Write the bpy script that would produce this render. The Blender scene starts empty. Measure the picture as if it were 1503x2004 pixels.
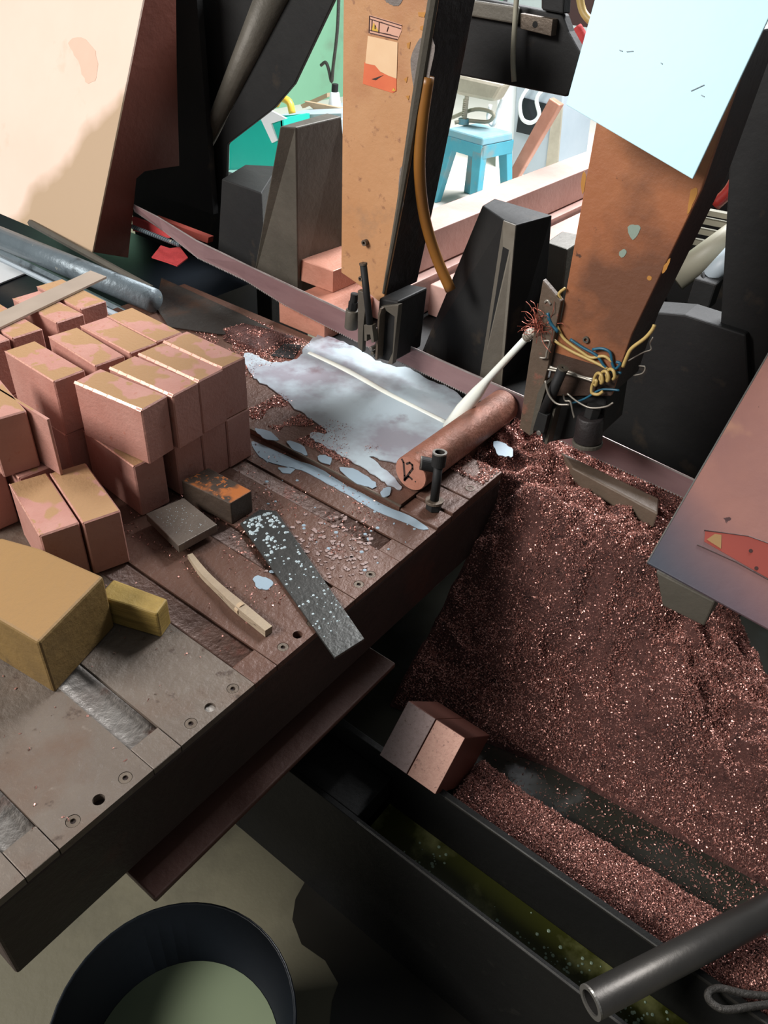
import bpy, bmesh, math, random
import numpy as np
from mathutils import Vector, Matrix, noise as mnoise
random.seed(7); rng = np.random.default_rng(7)
S = bpy.context.scene; COL = S.collection
R_ = math.radians
# ------------------------------------------------------------------ camera
FPX, CX, CY = 1514.635, 751.5, 1002.0
AX = np.array([-2651.5, -1392.0, FPX]); AX = -AX/np.linalg.norm(AX)     # world axes seen from the lens
AY = np.array([1438.5, -1092.0, FPX]); AY = AY/np.linalg.norm(AY)
AZ = np.cross(AX, AY); AZ /= np.linalg.norm(AZ)
RW = np.array([AX, AY, AZ]); EYE = np.array([0, 0, 1.55])
def ray(px, py): return RW @ np.array([px-CX, py-CY, FPX])
def at(px, py, x=None, y=None, z=None):
    "measure a point of the photograph on a known world plane"
    d = ray(px, py)
    t = (z-EYE[2])/d[2] if z is not None else (y-EYE[1])/d[1] if y is not None else (x-EYE[0])/d[0]
    return Vector(EYE+t*d)
def atp(px, py, p, n):
    d = ray(px, py); t = np.dot(np.array(p)-EYE, n)/np.dot(d, n); return Vector(EYE+t*d)
cam = bpy.data.cameras.new('camera'); cam.sensor_fit = 'HORIZONTAL'; cam.sensor_width = 36
cam.lens = FPX*36/1503; cam.clip_start = .05; cam.clip_end = 100
co = bpy.data.objects.new('camera', cam); COL.objects.link(co); S.camera = co
r = RW @ [1, 0, 0]; u = RW @ [0, -1, 0]; b = RW @ [0, 0, -1]
co.matrix_world = Matrix(((r[0], u[0], b[0], EYE[0]), (r[1], u[1], b[1], EYE[1]), (r[2], u[2], b[2], EYE[2]), (0, 0, 0, 1)))
# ------------------------------------------------------------------ light
W = bpy.data.worlds.new('world'); S.world = W; W.use_nodes = True
bg = W.node_tree.nodes['Background']; bg.inputs[0].default_value = (.90, .96, 1, 1); bg.inputs[1].default_value = .115
def area(name, loc, target, size, sizey, power, col):
    l = bpy.data.lights.new(name, 'AREA'); l.shape = 'RECTANGLE'; l.size = size; l.size_y = sizey; l.energy = power; l.color = col
    o = bpy.data.objects.new(name, l); COL.objects.link(o); o.location = loc
    o.rotation_euler = (Vector(target)-Vector(loc)).to_track_quat('-Z', 'Y').to_euler(); return o
area('window_light', (-2.5, -2.3, 3.3), (-.8, .9, .8), 1.7, 1.4, 255, (1, .96, .93))
area('yard_light', (-1.3, 4.9, 4.0), (-1.6, 3.9, .2), 2.4, 2.0, 640, (.97, .98, 1))
S.view_settings.view_transform = 'Standard'; S.view_settings.look = 'None'; S.view_settings.gamma = 1
S.view_settings.exposure = 0.1; S.view_settings.use_curve_mapping = False
# ------------------------------------------------------------------ materials
def lin(c):
    if isinstance(c, str): c = [int(c[i:i+2], 16)/255 for i in (0, 2, 4)]
    return tuple(((v+.055)/1.055)**2.4 if v > .04045 else v/12.92 for v in c)+(1,)
MATS = {}
def mat(name, c1, c2=None, scale=8, rough=.5, metal=0, spots=(), bump=0, bscale=80, stretch=None, tops=None, spec=.5, alpha=None, contrast=.25, wear=()):
    m = bpy.data.materials.new(name); m.use_nodes = True; t = m.node_tree; N = t.nodes; L = t.links
    p = N['Principled BSDF']; p.inputs['Roughness'].default_value = rough; p.inputs['Metallic'].default_value = metal
    p.inputs['Specular IOR Level'].default_value = spec
    tc = N.new('ShaderNodeTexCoord'); src = tc.outputs['Object']
    if stretch:
        mp = N.new('ShaderNodeMapping'); mp.inputs['Scale'].default_value = stretch; L.new(src, mp.inputs[0]); src = mp.outputs[0]
    oi = N.new('ShaderNodeObjectInfo')
    def nz(sc, det=5, ro=.6):
        n = N.new('ShaderNodeTexNoise'); n.noise_dimensions = '4D'; n.inputs['Scale'].default_value = sc; n.inputs['Detail'].default_value = det; n.inputs['Roughness'].default_value = ro
        ml = N.new('ShaderNodeMath'); ml.operation = 'MULTIPLY'; ml.inputs[1].default_value = 37; L.new(oi.outputs['Random'], ml.inputs[0]); L.new(ml.outputs[0], n.inputs['W'])
        L.new(src, n.inputs['Vector']); return n.outputs['Fac']
    def step(f, lo, hi):
        r = N.new('ShaderNodeMapRange'); r.inputs['From Min'].default_value = lo; r.inputs['From Max'].default_value = hi; L.new(f, r.inputs['Value']); return r.outputs['Result']
    def mix(f, a, b):
        x = N.new('ShaderNodeMix'); x.data_type = 'RGBA'
        L.new(f, x.inputs['Factor'])
        for v, i in ((a, 6), (b, 7)):
            if isinstance(v, tuple): x.inputs[i].default_value = v
            else: L.new(v, x.inputs[i])
        return x.outputs[2]
    c = lin(c1)
    if c2: c = mix(step(nz(scale), .5-contrast, .5+contrast), c, lin(c2))
    for col, sc, thr, soft in spots:
        c = mix(step(nz(sc), thr, thr+soft), c, lin(col))
    for wc_, d_, off, soft, amp, wsc in wear:                      # grime with a place of its own on the part
        vm = N.new('ShaderNodeVectorMath'); vm.operation = 'DOT_PRODUCT'; vm.inputs[1].default_value = d_; L.new(tc.outputs['Object'], vm.inputs[0])
        ad = N.new('ShaderNodeMath'); ad.operation = 'MULTIPLY_ADD'; ad.inputs[1].default_value = amp; L.new(nz(wsc, 4), ad.inputs[0]); L.new(vm.outputs['Value'], ad.inputs[2])
        c = mix(step(ad.outputs[0], off+amp*.5, off+amp*.5+soft), c, lin(wc_))
    if tops:
        col, sc, thr, soft = tops
        g = N.new('ShaderNodeNewGeometry'); sx = N.new('ShaderNodeSeparateXYZ'); L.new(g.outputs['True Normal'], sx.inputs[0])
        up = step(sx.outputs['Z'], .9, .95); ml = N.new('ShaderNodeMath'); ml.operation = 'MULTIPLY'
        L.new(up, ml.inputs[0]); L.new(step(nz(sc, 2.5), thr, thr+soft), ml.inputs[1]); c = mix(ml.outputs[0], c, lin(col))
        m2 = N.new('ShaderNodeMath'); m2.operation = 'MULTIPLY'; L.new(up, m2.inputs[0]); L.new(step(nz(sc*5, 2), thr+.13, thr+.17), m2.inputs[1]); c = mix(m2.outputs[0], c, lin(col))
    if isinstance(c, tuple): p.inputs['Base Color'].default_value = c
    else: L.new(c, p.inputs['Base Color'])
    if bump:
        bp = N.new('ShaderNodeBump'); bp.inputs['Strength'].default_value = bump; bp.inputs['Distance'].default_value = .01
        L.new(nz(bscale, 6), bp.inputs['Height']); L.new(bp.outputs[0], p.inputs['Normal'])
    if alpha:
        sc, thr, soft = alpha; L.new(step(nz(sc, 6), thr, thr+soft), p.inputs['Alpha'])
    MATS[name] = m; return m
cop = mat('cut_copper', 'b98c80', 'a9776a', 14, .48, .12, [('a56a58', 60, .62, .1)], .22, 160, tops=('a3805c', 11, .47, .02))
cop_plain = mat('mill_copper', 'c08a76', 'a8705c', 10, .45, .2, [('7d4a3a', 9, .62, .15)], .2, 90)
cop_pale = mat('overlit_copper', 'c9a59b', 'b48c80', 8, .6, 0, [('8a6558', 14, .66, .1)], .15, 60)  # paler copy of copper, with the yard's overexposure put into the colour
cop_dull = mat('weathered_copper_bar', '9a6552', '6e4838', 30, .5, .25, [('54463c', 22, .6, .1)], .3, 120)
cop_face = mat('sawn_copper_face', 'd0a593', 'bd9080', 150, .55, .1, [('8a6a60', 220, .58, .1)], .3, 300)
cop_face2 = mat('sawn_mauve_face', 'a8938f', '93807c', 150, .5, .1, [('7c6660', 220, .58, .1)], .3, 300)
cop_body = mat('dark_red_copper', '6a3c30', '553027', 12, .5, .2)
brass = mat('yellow_block', '7f6434', '66502a', 12, .65, 0, [('4f3d20', 20, .6, .12)], .25, 60, tops=('8a6a40', 5, .2, .2))
brass_side = mat('yellow_block_striped', 'b39650', '6a5628', 9, .6, .05, (), .3, 40, stretch=(1, 1, 9))
bed = mat('bed_steel', '6f655b', '594e45', 9, .5, .2, [('5e4535', 5, .52, .2), ('4a3d34', 40, .62, .06), ('8f867b', 14, .64, .1)], .35, 70)
bedred = mat('rusty_bed_steel', '694f43', '52382e', 7, .45, .2, [('7c3f30', 9, .58, .15), ('8f8780', 30, .68, .05)], .35, 70)
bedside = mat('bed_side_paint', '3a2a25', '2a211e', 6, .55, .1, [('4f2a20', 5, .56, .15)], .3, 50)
beamm = mat('red_brown_beam', '5c3d33', '482f28', 5, .5, .1, [('7a4a22', 9, .66, .08)], .2, 50)
chan = mat('worn_channel_steel', 'aaa59e', '7a716a', 12, .45, .25, [('6a4030', 14, .56, .1)], .35, 60)
screw = mat('screw_steel', '6d6256', '574b40', 40, .5, .4, (), .2, 200)
dark = mat('hole_dark', '0b0a09', None, 8, .8)
black = mat('black_oily_steel', '262625', '1b1b1c', 6, .62, 0, [('3a332b', 12, .6, .12)], .12, 40, spec=.25)
jawgrey = mat('vise_jaw_steel', '615c52', '4a463e', 7, .55, .2, [('5c584c', 16, .62, .1)], .18, 50)
lighter = mat('lit_jaw_chamfer', '7c776c', '635d53', 7, .5, 0, [('54432f', 5, .55, .15)], .15, 40)  # light on the black jaw's chamfer, painted as a lighter colour
darkpl = mat('dark_steel_plate', '3a3631', '2b2825', 5, .5, .25, [('4a3528', 7, .56, .15)], .3, 60)
orange = mat('orange_paint', 'b98c64', 'ab7a50', 4, .55, 0, [('945c3c', 3.2, .55, .2), ('8a6146', 45, .60, .1), ('d09a55', 16, .70, .02), ('8d7058', 7, .60, .14)], .2, 40)
grime = mat('brown_oily_bar', '6b5c4e', '54463a', 9, .5, .1, [('7a5446', 30, .62, .08)], .2, 60)
chipg = mat('grey_green_filler', '8a9a8c', '7b8b80', 20, .7)
chipy = mat('yellow_old_paint', 'b9823a', 'a5702f', 20, .6)
oilst = mat('oily_brown_grime', '4a372c', '382a23', 9, .5, .1, [('5e4230', 14, .6, .1)], .2, 60)
rustor = mat('rusty_orange_paint', 'a9704a', '925636', 4, .5, 0, [('6a4430', 5, .50, .16), ('4c342a', 50, .64, .05), ('8a9a8c', 9, .74, .01)], .2, 40)
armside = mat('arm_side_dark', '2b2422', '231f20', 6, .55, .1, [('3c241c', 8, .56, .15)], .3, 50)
peel = mat('peeled_grey_primer', '7d7570', '6a625c', 20, .6, 0, [('463c36', 40, .6, .05)], .3, 90)
cream = mat('cream_paint', 'e9cdb6', 'dfbfa6', 2, .55, 0, [('d8b096', 5, .62, .12)], .1, 30)
redside = mat('red_brown_paint', '6d3626', '5a2c20', 4, .5, 0, (), .15, 40)
redplate = mat('iridescent_red_plate', 'ad7a6a', '8a6460', 3.5, .45, .05, [('b78a70', 5, .54, .12), ('4a3230', 34, .68, .03)], .12, 40, wear=[('64525a', (-.25, -.8, -.5), -.17, .15, .10, 5), ('464c56', (-.62, -.66, -.42), -.13, .13, .07, 4)])
white = mat('pale_blue_sheet', 'c0e6f0', 'b9e0ec', 3, .5, 0, (), .04, 20)
coral = mat('coral_sticker', '964539', '8a3d34', 8, .5, 0, [('7a3a30', 20, .68, .04)])
coral_dk = mat('dark_brown', '3c2320', None)
tan = mat('tan_paper', '94744a', None, rough=.7)
redrag = mat('red_rag', 'c2413f', 'a83236', 20, .8, 0, (), .3, 60)
stickerp = mat('faded_paper', 'e0c09a', 'd6b088', 14, .7, 0, [('c99873', 12, .6, .1)])
stickero = mat('torn_orange_paper', 'd9744a', 'c65f3c', 12, .7)
stickerpink = mat('faded_pink_paper', 'd2a48e', 'c4947e', 16, .7)
stickery = mat('faded_yellow_ink', 'c9a23a', None, rough=.7)
ink = mat('dark_ink', '33241f', None, rough=.7)
steel = mat('steel_block', '7d7369', '685e56', 20, .4, .5, (), .2, 90)
strip_m = mat('dull_grey_strip', '9a8c7e', '8a7d70', 12, .5, .1)
rustb = mat('orange_rust', '4b3d31', '3a3029', 14, .6, .2, (), .3, 60, tops=('a8622f', 22, .44, .1))
ruler = mat('dark_steel_bar', '50504e', '424341', 14, .35, .6, (), .15, 120)
drop = mat('coolant_drop', 'a3b2b6', None, rough=.15, spec=.5)
wood = mat('dirty_wood', 'a3937c', '857460', 20, .7, 0, [('5e5244', 30, .62, .08)], .4, 60, stretch=(1, 1, 4))
milk = mat('milky_coolant', 'b4c2c8', 'a3b1b9', 5, .3, 0, [('8a8890', 5, .48, .14), ('75686e', 9, .60, .10)], .10, 22, spec=.3)
milkthin = mat('thin_milky_film', '93a5b0', '8798a5', 8, .4, 0, (), .06, 20, spec=.25)
dried = mat('dried_pinkish_splash', '9c8884', '84706a', 30, .4, 0)
jetm = mat('white_coolant_jet', 'f2f2e2', 'e2ebe8', 12, .2, 0, (), .1, 40)
swarf = mat('copper_swarf_base', '6e4841', '472b28', 60, .5, .2, [('301c1a', 40, .56, .1)], .9, 220)
chipm = mat('copper_chips', 'd9a89c', 'a96c60', 400, .36, .6)
bladem = mat('saw_blade_steel', '937676', '7d6062', 5, .36, .4, (), .05, 40, stretch=(1, 6, 6))
bladeedge = mat('bright_tooth_steel', 'a39c98', '7f7572', 40, .5, .4)
hose = mat('brown_hose', '8f6026', '7a4e20', 12, .4, 0)
wy = mat('yellow_wire', 'bfa568', 'a98f54', 30, .45)
wb = mat('blue_wire', '1d5a70', '194c62', 30, .45)
ws = mat('bare_wire', 'a39d92', '8a847a', 60, .4, .5)
wc = mat('copper_strand', '9a5545', None, rough=.4, metal=.6)
tankm = mat('tank_black', '171716', '111110', 5, .6, 0, [('23221f', 20, .62, .1)], .2, 40, spec=.25)
tankedge = mat('tank_edge', '46443f', '2e2c29', 30, .4, .5)
greenf = mat('green_coolant', '3a3c12', '2b2e0e', 6, .18, 0, [('73744a', 9, .54, .14)], .05, 20)
darkf = mat('dark_coolant', '35362f', '2a2924', 5, .15, 0, [('3a3f3c', 4, .56, .12)], .04, 20)
foam = mat('pale_green_foam', '8ea08a', '7b8f78', 40, .4)
pipem = mat('steel_pipe', '4a4845', '3b3a39', 10, .38, .6, [('6a4434', 14, .64, .08)], .05, 60)
pipeend = mat('cut_pipe_end', '8d8a84', None, rough=.35, metal=.7)
bucketm = mat('dark_blue_plastic', '10161c', '0c1117', 5, .35, 0, (), .05, 30)
bwater = mat('cloudy_water', '7f8a6e', '76826a', 3, .12, 0)
floorm = mat('concrete_floor', '6f6b57', '5e5a48', 1.8, .6, 0, [('4c493b', 3, .5, .15), ('8a8574', 1.3, .6, .15)], .15, 20)
patchfl = mat('dark_glossy_floor', '26241f', '1d1b17', 5, .35, 0)  # darker, smoother colour for one patch of the floor
yardm = mat('yard_concrete', 'd8d4cc', 'c4bfb5', 1.5, .8, 0, (), .1, 12)
greenw = mat('green_wall_paint', '7fb494', '74a587', 1.2, .6, 0, [('6f7a68', 1.4, .58, .2)], .05, 10)
teal = mat('teal_plastic', '18b5a4', '14a596', 3, .35, 0)
seatm = mat('grey_blue_seat', '8f9a9c', '4d9db0', 5, .6)  # seat colour mixes grey into the blue of the stool
teal_l = mat('light_teal_plastic', 'b4f0ea', None, rough=.4)
bluep = mat('blue_plastic', '4a9fb2', '3b8ba0', 6, .5, 0, [('7d8c8c', 5, .50, .14)])
whitep = mat('white_enamel', 'e9edf0', 'dfe6ea', 3, .4, 0)
greyp = mat('grey_enamel', 'a9b4bb', '98a5ae', 3, .5, 0)
ply = mat('light_wood', 'b7a084', '9c8467', 12, .7, 0, (), .2, 40, stretch=(1, 8, 1))
yellowp = mat('yellow_plastic', 'e0b040', None, rough=.4)
castgrey = mat('cast_grey', 'b9b2a2', '9a9484', 10, .5, .2)
greyhose = mat('grey_hose', 'a39f8c', '8d8a7a', 10, .5, 0)
redhose = mat('red_hose', 'a33028', '8a241f', 10, .4, 0)
railm = mat('rail_grey_blue', '77848a', '5f6a70', 8, .4, .3, [('b9b6a8', 18, .66, .04), ('3a4448', 10, .58, .1)], .3, 50)
rope = mat('wire_rope', '4b4844', '34322f', 60, .45, .5, (), .5, 200)
# ------------------------------------------------------------------ builders
class B:
    def __init__(s): s.v = []; s.f = []
    def add(s, vs, fs):
        k = len(s.v); s.v += [Vector(v) for v in vs]; s.f += [tuple(i+k for i in f) for f in fs]; return s
    def prism(s, pts, vec):
        pts = [Vector(p) for p in pts]; vec = Vector(vec); n = len(pts)
        return s.add(pts+[p+vec for p in pts], [tuple(range(n)), tuple(range(2*n-1, n-1, -1))]+[(i, i+n, (i+1) % n+n, (i+1) % n) for i in range(n)])
    def loft(s, loops, caps=True):
        n = len(loops[0]); vs = [Vector(p) for l in loops for p in l]; fs = []
        for k in range(len(loops)-1):
            for i in range(n): fs.append((k*n+i, k*n+(i+1) % n, (k+1)*n+(i+1) % n, (k+1)*n+i))
        if caps: fs += [tuple(range(n-1, -1, -1)), tuple((len(loops)-1)*n+i for i in range(n))]
        return s.add(vs, fs)
    def box(s, c, d, ang=0, M=None):
        hx, hy, hz = d[0]/2, d[1]/2, d[2]/2; c = Vector(c)
        m = M if M is not None else Matrix.Rotation(R_(ang), 3, 'Z')
        vs = [c+m @ Vector((sx*hx, sy*hy, sz*hz)) for sz in (-1, 1) for sx, sy in ((-1, -1), (1, -1), (1, 1), (-1, 1))]
        return s.add(vs, [(0, 3, 2, 1), (4, 5, 6, 7)]+[(i, (i+1) % 4, (i+1) % 4+4, i+4) for i in range(4)])
    def bx(s, x0, x1, y0, y1, z0, z1): return s.box(((x0+x1)/2, (y0+y1)/2, (z0+z1)/2), (abs(x1-x0), abs(y1-y0), abs(z1-z0)))
    def tube(s, path, r, n=10, caps=True, spl=0):
        path = [Vector(p) for p in path]
        if spl: path = spline(path, spl)
        rs = r if isinstance(r, (list, tuple)) else [r]*len(path)
        if len(rs) != len(path): rs = list(np.interp(np.linspace(0, 1, len(path)), np.linspace(0, 1, len(rs)), rs))
        loops = []; up = None
        for i, p in enumerate(path):
            t = (path[min(i+1, len(path)-1)]-path[max(i-1, 0)]).normalized()
            if up is None: up = t.orthogonal().normalized()
            up = (up-t*up.dot(t)).normalized(); w = t.cross(up)
            loops.append([p+(up*math.cos(a)+w*math.sin(a))*rs[i] for a in [2*math.pi*k/n for k in range(n)]])
        return s.loft(loops, caps)
    def cyl(s, p0, p1, r, n=20): return s.tube([p0, p1], r, n)
    def ring(s, p0, p1, ro, ri, n=24):
        p0, p1 = Vector(p0), Vector(p1); t = (p1-p0).normalized(); up = t.orthogonal().normalized(); w = t.cross(up)
        c = lambda p, q: [p+(up*math.cos(a)+w*math.sin(a))*q for a in [2*math.pi*k/n for k in range(n)]]
        return s.loft([c(p0, ri), c(p0, ro), c(p1, ro), c(p1, ri), c(p0, ri)], False)
    def build(s, name, m, parent=None, bevel=0, smooth=False, seg=2, origin=None):
        me = bpy.data.meshes.new(name)
        if parent is None:
            if origin is None:
                a = np.array([tuple(v) for v in s.v]); o = Vector(((a[:, 0].min()+a[:, 0].max())/2, (a[:, 1].min()+a[:, 1].max())/2, a[:, 2].min()))
            else: o = Vector(origin)
            off = o
        else: off = wloc(parent); o = Vector((0, 0, 0))
        me.from_pydata([tuple(v-off) for v in s.v], [], s.f); bm = bmesh.new(); bm.from_mesh(me); bmesh.ops.recalc_face_normals(bm, faces=bm.faces); bm.to_mesh(me); bm.free()
        me.materials.append(m)
        if smooth: me.polygons.foreach_set('use_smooth', [True]*len(me.polygons))
        ob = bpy.data.objects.new(name, me); COL.objects.link(ob); ob.location = o
        if parent is not None: ob.parent = parent
        if bevel:
            md = ob.modifiers.new('bevel', 'BEVEL'); md.width = bevel; md.segments = seg; md.limit_method = 'ANGLE'; md.angle_limit = R_(35)
        return ob
def wloc(o):
    v = Vector(o.location)
    while o.parent: o = o.parent; v = v+Vector(o.location)
    return v
def spline(P, k):
    P = [P[0]*2-P[1]]+P+[P[-1]*2-P[-2]]; out = []
    for i in range(1, len(P)-2):
        a, b_, c, d = P[i-1:i+3]
        for j in range(k):
            t = j/k; out.append(.5*((2*b_)+(c-a)*t+(2*a-5*b_+4*c-d)*t*t+(-a+3*b_-3*c+d)*t**3))
    return out+[P[-2]]
def tag(o, label=None, cat=None, group=None, kind=None):
    for k, v in (('label', label), ('category', cat), ('group', group), ('kind', kind)):
        if v: o[k] = v
    return o
def thing(name, loc, label, cat, group=None):
    o = bpy.data.objects.new(name, None); COL.objects.link(o); o.location = loc; o.empty_display_size = .05; return tag(o, label, cat, group)
def copy_tree(o, parent=None):
    c = o.copy(); COL.objects.link(c)
    if parent is not None: c.parent = parent
    for ch in list(o.children): copy_tree(ch, c)
    return c
def plate(x0, x1, y0, y1, zt, th, holes=(), m=None, name='bed_plate', parent=None):
    "flat plate whose holes are real openings"
    bm = bmesh.new(); o = wloc(parent); edges = []; inner = []
    def loop(pts):
        vs = [bm.verts.new(p) for p in pts]; es = [bm.edges.new((vs[i], vs[(i+1) % len(vs)])) for i in range(len(vs))]; return vs, es
    V = lambda x, y, z: (x-o.x, y-o.y, z-o.z)
    ov, oe = loop([V(x0, y0, zt), V(x1, y0, zt), V(x1, y1, zt), V(x0, y1, zt)]); edges += oe
    for hx, hy, hr in holes:
        hv, he = loop([V(hx+hr*math.cos(a), hy+hr*math.sin(a), zt) for a in [2*math.pi*k/16 for k in range(16)]]); edges += he; inner.append(hv)
    bmesh.ops.triangle_fill(bm, edges=edges, use_beauty=True)
    for vs, dz in [(ov, th)]+[(h, .012) for h in inner]:
        low = [bm.verts.new((v.co.x, v.co.y, v.co.z-dz)) for v in vs]; n = len(vs)
        for i in range(n): bm.faces.new((vs[i], vs[(i+1) % n], low[(i+1) % n], low[i]))
        bm.faces.new(low)
    bmesh.ops.recalc_face_normals(bm, faces=bm.faces)
    me = bpy.data.meshes.new(name); bm.to_mesh(me); bm.free(); me.materials.append(m)
    ob = bpy.data.objects.new(name, me); COL.objects.link(ob); ob.parent = parent; return ob
def blob(b_, c, rr, h, n=8):
    c = Vector(c); lo = [c+Vector((rr*math.cos(a), rr*math.sin(a), 0)) for a in [2*math.pi*k/n for k in range(n)]]
    mi = [c+Vector((.7*rr*math.cos(a), .7*rr*math.sin(a), h*.75)) for a in [2*math.pi*k/n for k in range(n)]]
    k = len(b_.v); b_.add(lo+mi+[c+Vector((0, 0, h))], [(i, (i+1) % n, n+(i+1) % n, n+i) for i in range(n)]+[(n+i, n+(i+1) % n, 2*n) for i in range(n)])
# ------------------------------------------------------------------ setting
tag(B().bx(-4.2, 3, -1.5, 3.0, -.05, 0).build('floor', floorm), kind='structure')
FLOOR = bpy.data.objects['floor']
B().prism([at(q[0], q[1], z=.0008) for q in ((600, 1720), (578, 1760), (572, 1800), (590, 1848), (636, 1880), (662, 1925), (650, 1960), (640, 2060), (1300, 2300), (1000, 2004), (760, 1832), (660, 1765))], (0, 0, .0008)).build('dark_floor_patch', patchfl, FLOOR)  # dark irregular patch on the floor beside the tank
tag(B().bx(-9, 3, 3.0, 11, -.06, 0).build('floor', yardm), kind='structure')
wl = B().bx(-5.62, -5.5, 3.2, 9.5, 0, 2.6).build('wall_left', greenw); tag(wl, kind='structure')
wb_ = B().bx(-5.5, 2, 9.6, 9.7, 0, 2.6).build('wall_back', whitep); tag(wb_, kind='structure')
# ------------------------------------------------------------------ saw table
XE = -.52; T = .70
tb = thing('saw_table', (-1.0, .6, 0), 'long rusty steel saw table with screwed plates and scuffed worn channels under the copper blocks', 'table')
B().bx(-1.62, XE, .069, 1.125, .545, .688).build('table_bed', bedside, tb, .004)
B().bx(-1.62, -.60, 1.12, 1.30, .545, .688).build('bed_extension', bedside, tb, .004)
B().bx(-1.50, -.98, .35, 1.05, .0, .56).build('pedestal', black, tb)
def scr(x, y): return [(x, y, .0062)]
ys = [(.069, .117, []), (.160, .290, [(.189, 's'), (.224, 'h'), (.262, 's')]), (.335, .463, [(.365, 's'), (.398, 'b'), (.439, 's')]),
      (.508, .636, [(.537, 's'), (.568, 'h'), (.60, 's')]), (.681, .795, [(.71, 's'), (.74, 's')]), (.835, .903, [])]
for i, (y0, y1, hs) in enumerate(ys):
    m = bed if i < 3 else bedred
    plate(-1.62, XE, y0, y1, T, .012, [(-.537, y, .0075 if k == 'h' or k == 'b' else .0085) for y, k in hs], m, 'bed_plate', tb)
    for y, k in hs:
        if k == 'b': B().cyl((-.537, y, T-.0115), (-.537, y, T-.004), .0072, 16).build('socket_screw', chan, tb, .001)
        if k == 's':
            s = B().ring((-.537, y, T-.011), (-.537, y, T-.0005), .0078, .0035, 20).build('screw_head', screw, tb)
            B().cyl((-.537, y, T-.011), (-.537, y, T-.003), .0036, 10).build('screw_socket', bedside, s)
for (y0, y1) in ((.117, .160), (.290, .335), (.463, .508), (.636, .681), (.795, .835)):
    m = chan if y0 < .4 else bedred
    L = [[(x, y0+(y1-y0)*t, T-(.010 if y0 < .4 else .0045)+(.0085 if y0 < .4 else .003)*(2*t-1)**4*(.6 if t > .5 else 1)) for t in np.linspace(.02, .98, 9)]+[(x, y1-.001, T-.013), (x, y0+.001, T-.013)] for x in (-1.62, -.5665)]
    B().loft(L).build('channel', m, tb, 0, True)
    B().bx(-.565, XE, y0+.001, y1-.001, T-.012, T-.0005).build('channel_end_cap', bed if y0 < .4 else bedred, tb, .0012)
# raised far plate with slot hole, end strips
plate(-1.62, -.603, .905, 1.295, T+.010, .022, [], bedred, 'raised_plate', tb)
B().bx(-1.62, -.60, .9035, .9065, T+.0085, T+.0118).build('plate_lip', screw, tb)
for (y0, y1, dz) in ((.905, .950, .004), (.952, 1.005, .008), (1.007, 1.122, .009)):
    B().bx(-.601, XE, y0, y1, T-.012, T+dz).build('end_strip', bedred, tb, .0015)
B().ring((-.537, 1.035, T+.0085), (-.537, 1.035, T+.0098), .009, .0065).build('screw_head', screw, tb)
tag(B().bx(-.60, -.488, .235, .765, .488, .500).build('rail_beam', beamm, None, .003), 'red-brown steel beam running under the near edge of the saw table', 'beam')
# ------------------------------------------------------------------ copper blocks
BL, BW, BH = .150, .0575, .104
def make_block(wmul=1, L=BL, Wd=BW, H=BH):
    b_ = B().box((0, 0, H/2), (L, Wd, H)); o = b_.build('copper_block', cop, None, .0022, origin=(0, 0, 0), seg=1)
    e = B(); n = 14
    for i in range(n):                                          # burr left by the saw along one long top edge
        x0 = -L/2+.001+(L-.002)*i/n; x1 = -L/2+.001+(L-.002)*(i+1)/n-.0004; w = (.0022+.0012*random.random())*wmul
        e.add([(x0, -Wd/2-.0009*wmul, H-w), (x1, -Wd/2-.0009*wmul, H-w), (x1, -Wd/2+w, H+.0009*wmul), (x0, -Wd/2+w, H+.0009*wmul), (x0, -Wd/2+.0003, H-w-.001), (x1, -Wd/2+.0003, H-w-.001), (x1, -Wd/2+w+.001, H-.0006), (x0, -Wd/2+w+.001, H-.0006)],
              [(0, 1, 2, 3), (4, 7, 6, 5), (0, 4, 5, 1), (3, 2, 6, 7), (0, 3, 7, 4), (1, 5, 6, 2)])
    ed = e.build('burr_edge', cop_burr, o); return o
if True: pass
cop_burr = mat('bright_copper_burr', 'dcae9c', 'c8927f', 120, .35, .4)
proto = make_block(); proto_thin = make_block(.4); used = set()
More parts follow.
